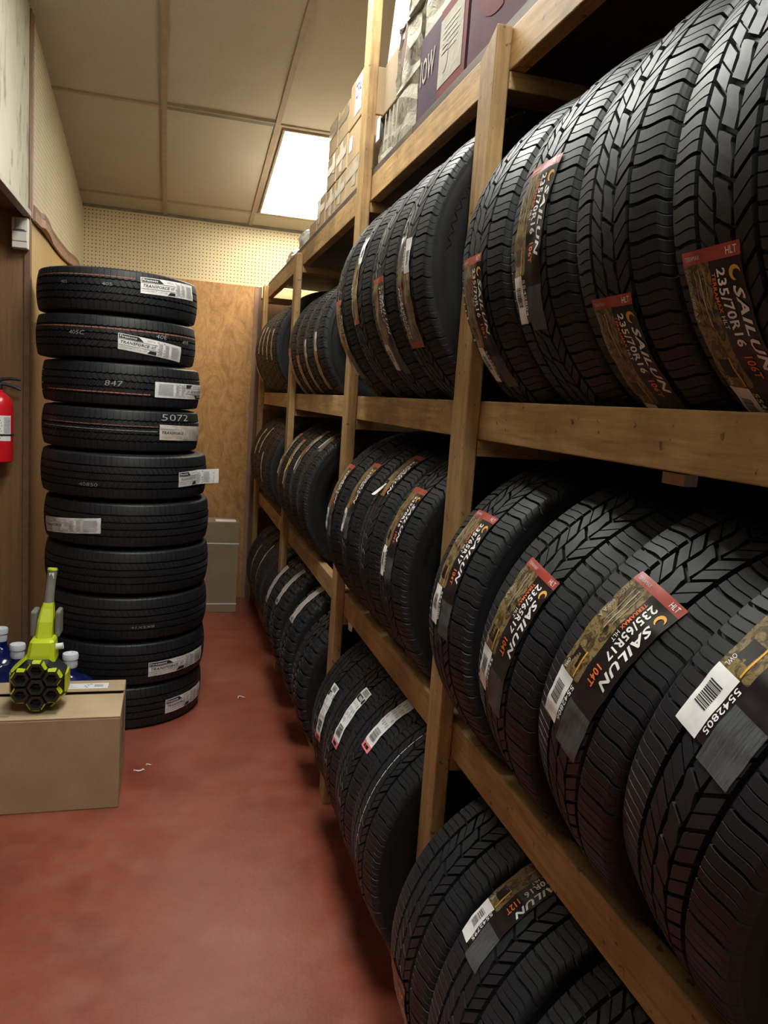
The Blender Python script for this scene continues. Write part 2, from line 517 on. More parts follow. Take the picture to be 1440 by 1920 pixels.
def label_transforce(parent, t, th0, dr, yc, seed=2, size='LT245/70R17  119/116R', skew=0.0, peel=None, cream=False, Ln=.245, faded=False):
    Wl = .072
    pl = placer(t, th0, dr, yc, Wl, seed, skew=skew, peel=peel)
    rnd = random.Random(seed)
    bm = bmesh.new()
    patch(bm, pl, 0, Ln, 0, Wl, 0, CREAM if cream else WHITE)
    o = mesh_obj('label', bm_mesh(bm, 'label', LM), parent)
    tb = bmesh.new(); h = .0011; w = Ln * .56
    K = GREYB if faded else INKK
    # black header wedge with the maker's name
    def wedge(xa, xb0, xb1, b0, b1, left=0.0):
        n = 24
        for i in range(n):
            for j in range(3):
                P = lambda u, v: pl((xa + left * v) + ((xb0 + (xb1 - xb0) * v) - (xa + left * v)) * u, b0 + (b1 - b0) * v, h)
                quad(tb, [P(i / n, j / 3), P((i + 1) / n, j / 3), P((i + 1) / n, (j + 1) / 3), P(i / n, (j + 1) / 3)], K)
    wedge(.004, w * .62, w * .50, .052, .069)
    put_text(tb, pl, 'Firestone', .008, w * .45, .0555, .066, h * 1.8, INKW, .02)
    put_text(tb, pl, '67216', w * .72, w * .92, .058, .065, h, INKG)
    patch(tb, pl, .003, w, .0475, .0490, h, K, nb=1); patch(tb, pl, .003, w, .0215, .0230, h, K, nb=1)
    put_text(tb, pl, 'TRANSFORCE', .012, w * .78, .029, .042, h, INKK, .02, .3)
    put_text(tb, pl, 'HT', w * .83, w * .95, .029, .042, h, K, .01, .3)
    put_text(tb, pl, size, .008, w * .72, .009, .0165, h, INKG)
    wedge(w * .72, w * .97, w * .97, .004, .0185, w * .08)
    # fine print columns
    for (x0, x1) in ((w + .006, w + .030), (w + .040, w + .066), (w + .078, Ln - .014)):
        if x1 <= x0: continue
        y = .008
        while y < Wl - .010:
            patch(tb, pl, x0, x1 - rnd.uniform(0, .006), y, y + .0022, h, GREYB, nb=1); y += .0042
    for x in (w + .002, w + .034):
        for y in (.004, .018, .030, .060): patch(tb, pl, x, x + .003, y, y + .006, h, K, nb=1)
    mesh_obj('label_printing', bm_mesh(tb, 'label_printing', LM), o)
    return o

def label_plain(parent, t, th0, dr, yc, Ln=.24, Wl=.06, base=CREAM, end=None, seed=3, bars=True, band=False, peel=None, skew=0.0):
    pl = placer(t, th0, dr, yc, Wl, seed, peel=peel, skew=skew); rnd = random.Random(seed)
    bm = bmesh.new()
    patch(bm, pl, 0, Ln, 0, Wl, 0, base)
    if end is not None: patch(bm, pl, Ln - .022, Ln, 0, Wl, .0003, end)
    o = mesh_obj('label', bm_mesh(bm, 'label', LM), parent)
    if bars:
        tb = bmesh.new(); h = .0006
        a = .006
        if band:
            barcode(tb, pl, .004, .024, .012, Wl - .008, h, rnd)
            patch(tb, pl, .028, .048, .002, Wl - .002, h, INKK, nb=1); patch(tb, pl, .032, .044, .015, Wl - .015, h * 1.6, GREYB, nb=1)
            a = .056
            while a < Ln - .085:
                for b in (.008, .020, .034, .046):
                    if b < Wl - .008 and rnd.random() < .8: patch(tb, pl, a, a + rnd.uniform(.010, .018), b, b + .007, h, GREYB, nb=1)
                a += .021
            barcode(tb, pl, Ln - .075, Ln - .035, .012, Wl - .010, h, rnd)
            if end is not None: patch(tb, pl, Ln - .016, Ln - .006, .014, Wl - .014, h * 1.6, FILM, nb=1)
        else:
            for b in (Wl * .25, Wl * .5, Wl * .72):
                patch(tb, pl, .01, Ln - rnd.uniform(.02, .08), b, b + .0028, h, INKG, nb=1)
            barcode(tb, pl, Ln - .026, Ln - .008, Wl * .2, Wl * .8, h, rnd)
        mesh_obj('label_printing', bm_mesh(tb, 'label_printing', LM), o)
    return o

def paint_line(parent, t, y, mat, w=.0022, a0=0, a1=360, dash=True, seed=0, n=150):
    n = int(n * 2.4)
    bm = bmesh.new(); rnd = random.Random(seed)
    for i in range(n):
        if dash and (i % 9 == 8): continue
        x0 = math.radians(a0 + (a1 - a0) * i / n); x1 = math.radians(a0 + (a1 - a0) * (i + 1.0) / n)
        r = t.R - crown(y, t.W) + .0006
        ws = w * rnd.uniform(.7, 1.1)
        quad(bm, [(-r * math.cos(x0), y - ws, r * math.sin(x0)), (-r * math.cos(x1), y - ws, r * math.sin(x1)), (-r * math.cos(x1), y + ws, r * math.sin(x1)), (-r * math.cos(x0), y + ws, r * math.sin(x0))])
    return mesh_obj('painted_stripe', bm_mesh(bm, 'painted_stripe', mat), parent)

def chalk(parent, t, s, th, y, w=.07, h=.022, mat=None):
    pl = placer(t, th, 1, y, h, 5); bm = bmesh.new()
    put_text(bm, pl, s, 0, w, 0, h, -.0006, 0, -.008, .1)
    return mesh_obj('chalk_marking', bm_mesh(bm, 'chalk_marking', mat or M_CHALK), parent)

M_ORANGE_LINE = plain('orange_tread_paint', (.40, .15, .09), .7)
M_REDLINE = plain('red_tread_paint', (.70, .08, .05), .7)
M_WHITE_LINE = plain('white_tread_paint', (.55, .55, .52), .7)
M_CHALK = plain('chalk_marks', (.34, .35, .36), .9)

def tyre(key, loc, label, group, spin=0, rot=None):
    t = TY[key]
    e = empty('tire', loc, rot or (0, 0, 0))
    tag(e, label, 'tire', group)
    s = math.radians(spin)
    mesh_obj('tread', t.tread, e, (0, 0, 0), (0, s, 0))
    mesh_obj('sidewall', t.side[0], e, (0, 0, 0), (0, s, 0)); mesh_obj('sidewall', t.side[1], e, (0, 0, 0), (0, s, 0))
    mesh_obj('inner_liner', t.liner, e)
    return e, t

# rack geometry
XS, PD, PW = .6517, .0366, .089            # post front plane, post thickness (x), post width (y)
RX0 = XS + PD; RX1 = RX0 + .038            # front rail
BX0 = 1.1745; BX1 = BX0 + .038             # back rail
XC = (RX1 + BX0) / 2
PY = [.30, 1.687, 2.932, 4.491, 6.099]     # near faces of the posts
ZT = {'floor': .089, 'mid': .893, 'top': 1.6715}
ZDECK = 2.478
def cz(y): return 4.0046 - .16937 * y
def restz(R, tier, dx=0): return ZT[tier] + math.sqrt(R * R - ((BX0 - RX1) / 2 - abs(dx)) ** 2) + .0015

def rack_tyre(key, tier, y, label, group, spin=0, dx=0, yaw=0, lean=0):
    t = TY[key]
    return tyre(key, (XC + dx, y, restz(t.R, tier, dx)), label, group, spin, (math.radians(lean), 0, math.radians(yaw)))

G = lambda tier, bay: 'tires on the %s tier of the rack, %s bay' % (tier, bay)
# ---- top tier, nearest bay
g = G('top', 'nearest')
e, t = rack_tyre('hlt235', 'top', 1.520, 'black tire beside the nearest rack post, top tier, label half seen edge-on', g, 11)
label_terrain(e, t, -1, -1, .022, '235/70R16', '106T', seed=11)
e, t = rack_tyre('hlt235', 'top', 1.268, 'black tire on top tier of nearest bay whose label sits highest up its tread', g, 47)
label_terrain(e, t, 17, -1, -.004, '235/70R16', '106T', seed=12, skew=.14)
e, t = rack_tyre('hlt235', 'top', 1.026, 'black tire on top tier of nearest bay with lowest label reading 235/70R16 106T', g, 93)
label_terrain(e, t, -22, -1, .012, '235/70R16', '106T', seed=13)
e, t = rack_tyre('hlt235', 'top', .784, 'largest-looking top tier tire, 235/70R16 106T label with bright red band, right picture edge', g, 140)
label_terrain(e, t, -17, -1, .030, '235/70R16', '106T', seed=14)
e, t = rack_tyre('hlt235', 'top', .542, 'closest top tier tire, mostly cut off by the right picture edge', g, 20)
# ---- middle tier, nearest bay
g = G('middle', 'nearest')
e, t = rack_tyre('hlt235', 'mid', 1.503, 'black tire against the nearest post, middle tier, small 235/65R17 104T label', g, 31, dx=-.018, lean=2)
label_terrain(e, t, 40, -1, .006, '235/65R17', '104T', '5542806', seed=21)
e, t = rack_tyre('hlt235', 'mid', 1.205, 'middle tier tire of nearest bay, second from the post, crumpled 235/65R17 label', g, 75, dx=-.018, lean=12)
label_terrain(e, t, 32, -1, .004, '235/65R17', '104T', '5542806', seed=22, skew=.06)
e, t = rack_tyre('hlt235', 'mid', .950, 'middle tier tire of nearest bay with clearest 235/65R17 104T label and 5542806 sticker', g, 12, dx=-.018, lean=15)
label_terrain(e, t, 40, -1, -.002, '235/65R17', '104T', '5542806', seed=23, Wl=.112, skew=.08)
e, t = rack_tyre('hlt235', 'mid', .703, 'closest middle tier tire with large white barcode sticker numbered 5542805', g, 55, dx=-.018, lean=16)
label_terrain(e, t, 57.5, -1, .012, '235/65R17', '104T', '5542805', seed=24)
# ---- floor tier, nearest bay
g = G('bottom', 'nearest')
e, t = rack_tyre('hlt245', 'floor', 1.445, 'wide bottom tier tire nearest the post, orange-banded label low on its tread', g, 5, dx=-.042)
label_terrain(e, t, -2, -1, .018, '265/70R16', '112T', '5542795', seed=31)
e, t = rack_tyre('hlt245', 'floor', 1.178, 'bottom tier tire with 70R16 112T label partly behind the sloping rail', g, 43, dx=-.042)
label_terrain(e, t, 71, -1, .060, '265/70R16', '112T', '5542795', seed=32)
e, t = rack_tyre('hlt245', 'floor', .900, 'unlabelled bottom tier tire showing under the rail at the bottom picture edge', g, 70, dx=-.042)
# ---- top tier, second bay
g = G('top', 'second')
e, t = rack_tyre('hlt265', 'top', 1.925, 'large top tier tire just past the nearest post, label upside down with red end low', g, 3)
label_terrain(e, t, -31, 1, .012, '265/70R17', '115T', '5542807', seed=41, detail=False)
e, t = rack_tyre('hlt265', 'top', 2.186, 'second-bay top tier tire with red-topped label above a white barcode strip', g, 38)
label_terrain(e, t, -1, -1, -.006, '265/70R17', '115T', '5542807', seed=42, detail=False)
e, t = rack_tyre('hlt265', 'top', 2.447, 'second-bay top tier tire with label set highest, white end uppermost', g, 66)
label_terrain(e, t, -16, 1, .045, '265/70R17', '115T', '5542807', seed=43, detail=False)
e, t = rack_tyre('hlt265', 'top', 2.708, 'second-bay top tier tire beside the tall ceiling-high post, pale label tail curving under', g, 101)
label_terrain(e, t, -2, -1, .020, '265/70R17', '115T', '5542807', seed=44, detail=False)
# ---- middle tier, second bay
g = G('middle', 'second')
e, t = rack_tyre('tour37', 'mid', 2.000, 'second-bay middle tier tire nearest the post, label with white lettering and barcode end', g, 9)
label_terrain(e, t, 40, -1, .004, '235/70R16', '106T', '5542804', seed=51, detail=False)
e, t = rack_tyre('tour37', 'mid', 2.262, 'second-bay middle tier tire with a torn, curling label', g, 52)
label_terrain(e, t, 56, -1, .010, '235/70R16', '106T', '5542804', seed=52, detail=False, torn=True)
e, t = rack_tyre('tour37', 'mid', 2.530, 'second-bay middle tier tire between the torn-label tire and the farthest one', g, 77)
label_terrain(e, t, 44, -1, .018, '235/70R16', '106T', '5542804', seed=53, detail=False)
e, t = rack_tyre('tour37', 'mid', 2.798, 'second-bay middle tier tire farthest back, beside the ceiling-high post', g, 20)
label_terrain(e, t, 38, -1, .018, '235/70R16', '106T', '5542804', seed=54, detail=False)
# ---- floor tier, second bay
g = G('bottom', 'second')
e, t = rack_tyre('hlt245', 'floor', 1.915, 'unlabelled bottom tier tire with white dashed paint line, next to nearest post', g, 33, dx=-.03)
paint_line(e, t, .012, M_WHITE_LINE, .0018, -5, 60, True, 1, 60)
e, t = rack_tyre('hlt245', 'floor', 2.182, 'bottom tier second-bay tire, long white label ending under the sloping rail', g, 81, dx=-.022)
label_plain(e, t, 66, -1, -.050, .245, .062, WHITE, PINK, 61, True, True)
e, t = rack_tyre('hlt245', 'floor', 2.448, 'bottom tier second-bay tire with whole white label and pink-red tip', g, 14, dx=-.014)
label_plain(e, t, 46, -1, -.055, .220, .060, WHITE, PINK, 62, True, True)
paint_line(e, t, -.010, M_REDLINE, .0015, -35, 0, True, 2, 40)
e, t = rack_tyre('hlt245', 'floor', 2.714, 'bottom tier second-bay tire farthest back, narrow-looking white label below the post', g, 59, dx=-.006)
label_plain(e, t, 32, -1, -.062, .215, .058, WHITE, PINK, 63, True, True)
paint_line(e, t, -.020, M_REDLINE, .0018, -25, -5, True, 3, 20)
# ---- top tier, third bay
g = G('top', 'third')
for i, (y, sp, th, dr, lb) in enumerate([
        (3.505, 10, -42, 1, 'third-bay top tier tire nearest us, white barcode end of label uppermost'),
        (3.780, 44, -45, 1, 'third-bay top tier tire, second from the ceiling-high post'),
        (4.045, 80, -10, -1, 'third-bay top tier tire, third from the ceiling-high post, dull low label'),
        (4.305, 22, -2, -1, 'third-bay top tier tire farthest back, red label end then white tail low')]):
    e, t = rack_tyre('small', 'top', y, lb, g, sp)
    label_terrain(e, t, th, dr, .036 if dr > 0 else .010, '225/65R16', '100T', '5542810', seed=71 + i, detail=False)
# ---- middle tier, third bay
g = G('middle', 'third')
for i, (y, sp, th, lb) in enumerate([
        (3.600, 10, 84, 'third-bay middle tier tire nearest us, broad plain tread, label curving over the top'),
        (3.845, 44, 60, 'third-bay middle tier tire with gold label reaching its crown'),
        (4.085, 80, 44, 'third-bay middle tier tire with a yellow sticker on its label'),
        (4.325, 22, 49, 'third-bay middle tier tire farthest back, gold label with white tail')]):
    e, t = rack_tyre('tour36', 'mid', y, lb, g, sp)
    label_terrain(e, t, th, -1, .012 if i else .0, '235/65R16', '103T', '5542811', seed=81 + i, detail=False)
    if i == 2:
        pl = placer(t, 24, -1, .012, .06, 9); bm = bmesh.new(); patch(bm, pl, 0, .06, .012, .052, .0012, 0)
        tag(mesh_obj('sticker', bm_mesh(bm, 'sticker', M_YELL), e), 'yellow sticker')
# ---- floor tier, third bay
g = G('bottom', 'third')
for i, (y, sp, th, yo, lb) in enumerate([
        (3.170, 10, None, 0, 'chunky-treaded bottom tier tire right behind the ceiling-high post, no label'),
        (3.560, 44, 61, .01, 'chunky bottom tier tire with widest grey label under the sloping rail'),
        (3.990, 80, 56, .01, 'chunky bottom tier tire with middle one of the three grey labels'),
        (4.262, 22, 47, .01, 'chunky bottom tier tire with farthest of the three grey labels')]):
    e, t = rack_tyre('knob', 'floor', y, lb, g, sp, dx=-.02)
    if th is not None: label_plain(e, t, th, -1, yo, .235, .075, GREYP, None, 90 + i)
# ---- fourth bay
cr = [(4.935, 'nearest'), (5.172, 'second'), (5.409, 'middle'), (5.646, 'fourth'), (5.883, 'farthest')]
for i, (y, w) in enumerate(cr):
    e, t = rack_tyre('tour36', 'top', y, 'far-bay top tier tire with cream label strip, %s of five by the back wall' % w, G('top', 'farthest'), 17 * i)
    label_plain(e, t, [16, 18, 24, 27, -4][i], -1, .0, .19, .055, CREAM, None, 100 + i)
    e, t = rack_tyre('tour36', 'mid', y, 'far-bay middle tier tire, dark, %s of five by the back wall' % w, G('middle', 'farthest'), 29 * i)
    if i in (1, 2, 3): label_plain(e, t, [0, 16, 44, 40, 30][i], -1, .0, .20, .055, CREAM, None, 110 + i)
for i, (y, w) in enumerate([(4.80, 'nearest'), (5.10, 'second'), (5.40, 'third'), (5.70, 'farthest')]):
    e, t = rack_tyre('tour37', 'floor', y, 'shadowed far-bay bottom tier tire, %s of four by the back wall' % w, G('bottom', 'farthest'), 29 * i)
    if i in (1, 2): label_plain(e, t, [0, 47, 36, 30][i], -1, .03, .27, .030, GREYP, None, 120 + i, bars=False)

# ---- the stack of ten
SZ = [0, .219, .444, .668, .892, 1.118, 1.340, 1.549, 1.758, 1.967]
SXY = [(-.200, 4.13), (-.190, 4.13), (-.187, 4.13), (-.187, 4.135), (-.193, 4.14), (-.211, 4.145), (-.234, 4.155), (-.236, 4.16), (-.265, 4.165), (-.264, 4.165)]
SK = ['rib40'] * 6 + ['rib375'] * 4
SL = ['bottom tire of the floor stack, white label wrapping its right side',
      'ninth tire down in the stack, long white label on the right, edge lifting',
      'unlabelled eighth tire down in the stack, above the two lowest',
      'unlabelled seventh tire down in the stack, below the one with left label',
      'stack tire whose pale label is at the left side',
      'stack tire whose peeling label sticks out past its right edge',
      'stack tire with chalk number 507 and cream label, fourth from top',
      'stack tire third from the top with upside-down white label at right',
      'stack tire second from the top with tilted label and orange tread line',
      'topmost tire of the tall stack, white label on its upper right']
for i in range(10):
    t = TY[SK[i]]
    tilt = [0, 0, 0, .2, 0, .3, 0, -.3, .3, .2][i]
    e, t = tyre(SK[i], (SXY[i][0], SXY[i][1], SZ[i] + t.W / 2 * 1.012 + .001), SL[i], 'ten tires stacked flat on the floor', 13 * i,
                (PI / 2, 0, 0))
    # local: theta 0 = -X, 90 = toward the viewer, +y = up
    if i == 9:
        label_transforce(e, t, 107.6, 1, .036, 201, Ln=.330, skew=.03); paint_line(e, t, .060, M_ORANGE_LINE, .0022, 25, 104, True, 4, 80)
        chalk(e, t, '405', 82, .024, .045, .014); chalk(e, t, '405', 52, .024, .035, .014)
    if i == 8:
        label_transforce(e, t, 93.6, 1, -.0125, 202, skew=-.106, Ln=.326); paint_line(e, t, .040, M_ORANGE_LINE, .0028, 15, 178, True, 5, 120)
        chalk(e, t, '405C', 59.6, .012, .075, .018); chalk(e, t, '40E', 120, .024, .060, .018); chalk(e, t, '405', 145, .014, .05, .016)
    if i == 7:
        label_transforce(e, t, 176.5, -1, -.011, 203, Ln=.40); paint_line(e, t, -.038, M_ORANGE_LINE, .0026, 30, 112, True, 6, 80)
        chalk(e, t, '847', 81, .004, .08, .024)
    if i == 6:
        label_transforce(e, t, 119.5, 1, .0, 204, cream=True, Ln=.335, faded=True, skew=-.03); paint_line(e, t, .024, M_ORANGE_LINE, .0018, 30, 118, True, 7, 80)
        chalk(e, t, '5072', 121, .070, .175, .030)
        paint_line(e, t, .002, M_WHITE_LINE, .0009, 25, 118, False, 7, 80)
    if i == 5:
        label_transforce(e, t, 130, 1, -.008, 205, peel=(.13, 2.6), skew=.05, Ln=.225)
        chalk(e, t, '40850', 62, -.038, .09, .016)
    if i == 4:
        label_transforce(e, t, 22, 1, -.034, 206, faded=True, Ln=.37, skew=.09)
    if i == 2: chalk(e, t, '41X5X8', 95, -.035, .11, .012)
    if i == 1: label_transforce(e, t, 108, 1, -.026, 208, skew=.01, Ln=.37)
    if i == 0: label_transforce(e, t, 123, 1, -.016, 209, skew=.02, Ln=.30)

# ------------------------------------------------------------------ the rack
rack = empty('shelving_rack', (XS, PY[1], 0))
tag(rack, 'long pine two-by-four storage rack holding the tires, with boxes on top', 'shelving')
RO = Vector((XS, PY[1], 0))
def rb(name, lo, hi, mat, bev=.0025):
    lo = [lo[i] - RO[i] for i in range(3)]; hi = [hi[i] - RO[i] for i in range(3)]
    return box_obj(name, lo, hi, mat, rack, bev)
tops = [2.48, 2.478, None, 2.452, 2.474]
for i, y in enumerate(PY):
    zt = tops[i] if tops[i] else cz(y + PW) - .005
    p = rb('post', (XS, y, 0), (XS + PD, y + PW, zt), WZ, .004)
    if i == 1:
        for v in p.data.vertices:
            if v.co.z > zt - .01 and v.co.y > .02: v.co.z -= .040
    rb('post', (BX1, y, 0), (BX1 + PD, y + PW, tops[i] or 2.478), WZ, .003)
# worn chamfer on the nearest post top
for i in range(4):
    y0 = PY[i] + PW / 2 if i else PY[0]; y1 = PY[i + 1] + PW / 2 if i < 3 else PY[4] + PW
    for tier, zt in ZT.items():
        j = .0015 * (i % 2)
        rb('rail', (RX0 + .0005, y0 + .001, zt - .0885 + j * 0), (RX1, y1 - .001, zt), WY)
        rb('rail', (BX0, y0 + .001, zt - .0885), (BX1 - .0005, y1 - .001, zt), WY)
    rb('rail', (RX0 + .0005, y0 + .001, ZDECK - .090), (RX1, y1 - .001, ZDECK), WY)
    rb('rail', (BX0, y0 + .001, ZDECK - .090), (BX1 - .0005, y1 - .001, ZDECK), WY)
for i, y in enumerate(PY):
    for zr in (ZT['mid'] - .0885, ZT['top'] - .0885, ZDECK - .090):
        rb('crosspiece', (RX0 + .001, y, zr - .0395), (BX1 - .001, y + .088, zr - .0008), WX)
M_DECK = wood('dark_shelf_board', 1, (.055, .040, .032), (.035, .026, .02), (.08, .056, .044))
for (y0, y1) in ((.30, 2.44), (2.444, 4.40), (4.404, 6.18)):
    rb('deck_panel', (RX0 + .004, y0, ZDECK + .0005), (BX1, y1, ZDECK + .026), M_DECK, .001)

# ------------------------------------------------------------------ room shell
def ceil_mat():
    m, nt, b = new_mat('ceiling_tile')
    v = objco(nt, rand=False)
    f = noise(nt, v, 1.6, 4); g_ = noise(nt, v, 160, 3)
    c = ramp(nt, f, [(.3, (.46, .41, .31)), (.7, (.52, .465, .355))])
    c = mixc(nt, ramp(nt, g_, [(.35, (.35, .35, .35)), (.55, (0, 0, 0))]), c, (.36, .31, .22))
    L(nt, c, b.inputs['Base Color']); b.inputs['Roughness'].default_value = .85
    bump(nt, b, g_, .25, .002); return m
def peg_mat(name, plane, base=(.62, .53, .33)):
    m, nt, b = new_mat(name)
    tc = nt.nodes.new('ShaderNodeTexCoord'); sx = nt.nodes.new('ShaderNodeSeparateXYZ'); L(nt, tc.outputs['Object'], sx.inputs[0])
    def frac(o):
        a = N(nt, 'ShaderNodeMath', operation='DIVIDE'); L(nt, o, a.inputs[0]); a.inputs[1].default_value = .0265
        f = N(nt, 'ShaderNodeMath', operation='FRACT'); L(nt, a.outputs[0], f.inputs[0])
        s = N(nt, 'ShaderNodeMath', operation='SUBTRACT'); L(nt, f.outputs[0], s.inputs[0]); s.inputs[1].default_value = .5
        return s.outputs[0]
    u = frac(sx.outputs['X' if plane == 'XZ' else 'Y']); v = frac(sx.outputs['Z'])
    cb = nt.nodes.new('ShaderNodeCombineXYZ'); L(nt, u, cb.inputs[0]); L(nt, v, cb.inputs[1])
    ln = N(nt, 'ShaderNodeVectorMath', operation='LENGTH'); L(nt, cb.outputs[0], ln.inputs[0])
    hole = N(nt, 'ShaderNodeMath', operation='LESS_THAN'); L(nt, ln.outputs['Value'], hole.inputs[0]); hole.inputs[1].default_value = .15
    n = noise(nt, objco(nt, rand=False), 2.2, 5)
    c = ramp(nt, n, [(.35, tuple(x * .86 for x in base)), (.6, base)])
    c = mixc(nt, hole.outputs[0], c, (.035, .022, .010))
    L(nt, c, b.inputs['Base Color']); b.inputs['Roughness'].default_value = .55
    return m
def floor_mat():
    m, nt, b = new_mat('red_painted_concrete')
    v = objco(nt, rand=False)
    f = noise(nt, v, 1.3, 9, .66, .15); g_ = noise(nt, v, 6, 7, .72); s = noise(nt, v, 38, 3)
    c = ramp(nt, f, [(.36, (.18, .038, .022)), (.50, (.25, .060, .035)), (.66, (.30, .092, .060))])
    c = mixc(nt, ramp(nt, g_, [(.48, (0, 0, 0)), (.66, (.4, .4, .4))]), c, (.30, .120, .080))
    g3 = noise(nt, v, 3.1, 6, .7)
    c = mixc(nt, ramp(nt, g3, [(.52, (0, 0, 0)), (.72, (.4, .4, .4))]), c, (.15, .045, .032))
    c = mixc(nt, ramp(nt, s, [(.69, (0, 0, 0)), (.75, (.6, .6, .6))]), c, (.10, .045, .03))
    L(nt, c, b.inputs['Base Color'])
    rr = nt.nodes.new('ShaderNodeMapRange'); L(nt, g_, rr.inputs[0]); rr.inputs[3].default_value = .22; rr.inputs[4].default_value = .50
    L(nt, rr.outputs[0], b.inputs['Roughness'])
    b.inputs['Specular IOR Level'].default_value = .55
    bump(nt, b, noise(nt, v, 22, 8, .7), .28, .006)
    return m
def panel_mat(name, c1, c2, c3, axis=2, burl=False, rough=.5):
    m, nt, b = new_mat(name)
    s = [1, 1, 1]; s[axis] = .55 if burl else .05
    v = objco(nt, tuple(s), rand=False)
    g_ = noise(nt, v, 7 if burl else 30, 7, .7, 3.5 if burl else .4)
    c = ramp(nt, g_, [(.34, c2), (.5, c1), (.66, c3)])
    g2 = noise(nt, objco(nt, rand=False), 26 if burl else 3, 5, .6, 3.0 if burl else 0)
    c = mixc(nt, ramp(nt, g2, [(.5, (0, 0, 0)), (.62, (.4, .4, .4))]), c, c2)
    L(nt, c, b.inputs['Base Color']); b.inputs['Roughness'].default_value = rough
    return m
M_CEIL = ceil_mat(); M_PEGB = peg_mat('back_pegboard', 'XZ', (.70, .60, .38)); M_PEGL = peg_mat('left_pegboard', 'YZ', (.56, .50, .35))
M_FLOOR = floor_mat()
M_BURL = panel_mat('burl_plywood', (.44, .235, .085), (.30, .145, .045), (.52, .30, .12), 2, True, .42)
M_BROWN = panel_mat('brown_panelling_and_shade', (.20, .108, .048), (.15, .078, .034), (.235, .13, .062), 2, False, .5)
M_PALEP = panel_mat('pale_wood_panelling', (.50, .34, .15), (.42, .27, .11), (.56, .40, .19), 2, False, .5)
M_TBAR = plain('tan_ceiling_bar', (.36, .28, .18), .6, var=.1)
M_TBARG = plain('grey_gap_strip', (.19, .175, .14), .6, var=.2)
M_TRIMB = plain('dark_brown_trim', (.17, .095, .055), .5, var=.2)
M_TRIMP = plain('reddish_trim', (.30, .17, .12), .5, var=.15)
M_LEDGE = plain('pale_grey_ledge', (.42, .40, .35), .5, var=.1)
M_STRIPW = plain('pale_wood_strip', (.62, .47, .25), .55, var=.1)
M_BLIND = plain('dull_plaster', (.40, .36, .28), .8, var=.1)
def marble_mat():
    m, nt, b = new_mat('streaked_translucent_panel')
    v = objco(nt, (1, 1.0, .42), rand=False)
    f = noise(nt, v, 13, 4, .6, .5); f2 = noise(nt, v, 4, 3)
    c = ramp(nt, f, [(.33, (.20, .15, .12)), (.40, (.36, .34, .27)), (.47, (.52, .51, .42)), (.8, (.57, .56, .47))])
    c = mixc(nt, ramp(nt, f2, [(.45, (0, 0, 0)), (.7, (.35, .35, .35))]), c, (.38, .39, .34))
    L(nt, c, b.inputs['Base Color']); b.inputs['Roughness'].default_value = .35
    return m
M_MARB = marble_mat()

XL, XR, YB, YF, XA = -.668, 1.42, 6.30, -2.4, -1.45
YJ = 4.17
def struct(name, lo, hi, mat, parent=None, bev=0):
    o = box_obj(name, lo, hi, mat, parent, bev, origin=(0, 0, 0))
    if parent is None: o['kind'] = 'structure'
    return o
struct('floor', (XA - .1, YF - .1, -.06), (XR + .1, YB + .1, 0), M_FLOOR)
# ceiling: sloping slab
bm = bmesh.new()
for (ya, yb_) in ((YF - .1, YB + .1),):
    vs = [(XA - .1, ya, cz(ya)), (XR + .1, ya, cz(ya)), (XR + .1, yb_, cz(yb_)), (XA - .1, yb_, cz(yb_))]
    lo = [bm.verts.new(v) for v in vs]; hi = [bm.verts.new((v[0], v[1], v[2] + .08)) for v in vs]
    bm.faces.new(lo[::-1]); bm.faces.new(hi)
    for i in range(4): bm.faces.new((lo[i], lo[(i + 1) % 4], hi[(i + 1) % 4], hi[i]))
tag(mesh_obj('ceiling', bm_mesh(bm, 'ceiling', M_CEIL)), kind='structure')
# back wall, lower panelling and pegboard above
struct('wall_back', (XL - .2, YB + .012, 0), (XR + .1, YB + .1, cz(YB) + .05), M_BROWN)
struct('wall_back_upper', (XL, YB, 2.478), (XR, YB + .011, cz(YB)), M_PEGB)
struct('trim_1', (.655, YB - .004, 2.402), (XR, YB + .011, 2.477), M_STRIPW)
# left wall beyond the corner
struct('wall_left', (XL - .1, YJ + .03, 1.93), (XL - .006, YB + .01, cz(YJ) + .02), M_PALEP)
struct('wall_left_shaded', (XL - .1, YJ + .03, 0), (XL - .006, YB + .01, 1.93), M_BROWN)  # shade beside the tire stack, put in as brown on the pale wall
struct('wall_left_upper', (XL - .006, YJ + .012, 2.46), (XL + .002, YB, cz(YJ) + .01), M_PEGL)
# wavy trim board under the left pegboard
bm = bmesh.new(); n = 40
for part, (za, zb, xo, mi) in enumerate(((2.395, 2.438, .010, 0), (2.438, 2.466, .006, 1))):
    g = []
    for i in range(n + 1):
        y = YJ + .012 + (YB - YJ - .014) * i / n
        bow = .022 * math.sin(i / n * PI * 3.1 + .4) * (1 if 3 < i < 37 else .4)
        x = XL + .004 + xo + max(0, bow) * .8; z_ = bow * .35
        g.append([bm.verts.new(p) for p in ((XL + .002, y, za + z_), (x, y, za + z_), (x, y, zb + z_ * .5), (XL + .002, y, zb + z_ * .5))])
    for i in range(n):
        for k in range(4):
            f = bm.faces.new((g[i][k], g[i][(k + 1) % 4], g[i + 1][(k + 1) % 4], g[i + 1][k])); f.material_index = mi
    bm.faces.new(g[0]); bm.faces.new(g[-1])
tag(mesh_obj('trim_2', bm_mesh(bm, 'trim_2', [M_TRIMP, M_TRIMB])), kind='structure')
# return wall facing the viewer, with its molding
struct('wall_return', (XA, YJ, 0), (XL - .001, YJ + .03, 2.43), M_BROWN)
struct('trim_3', (XL - .030, YJ - .010, 0), (XL - .001, YJ, 2.42), M_TRIMB, bev=.003)
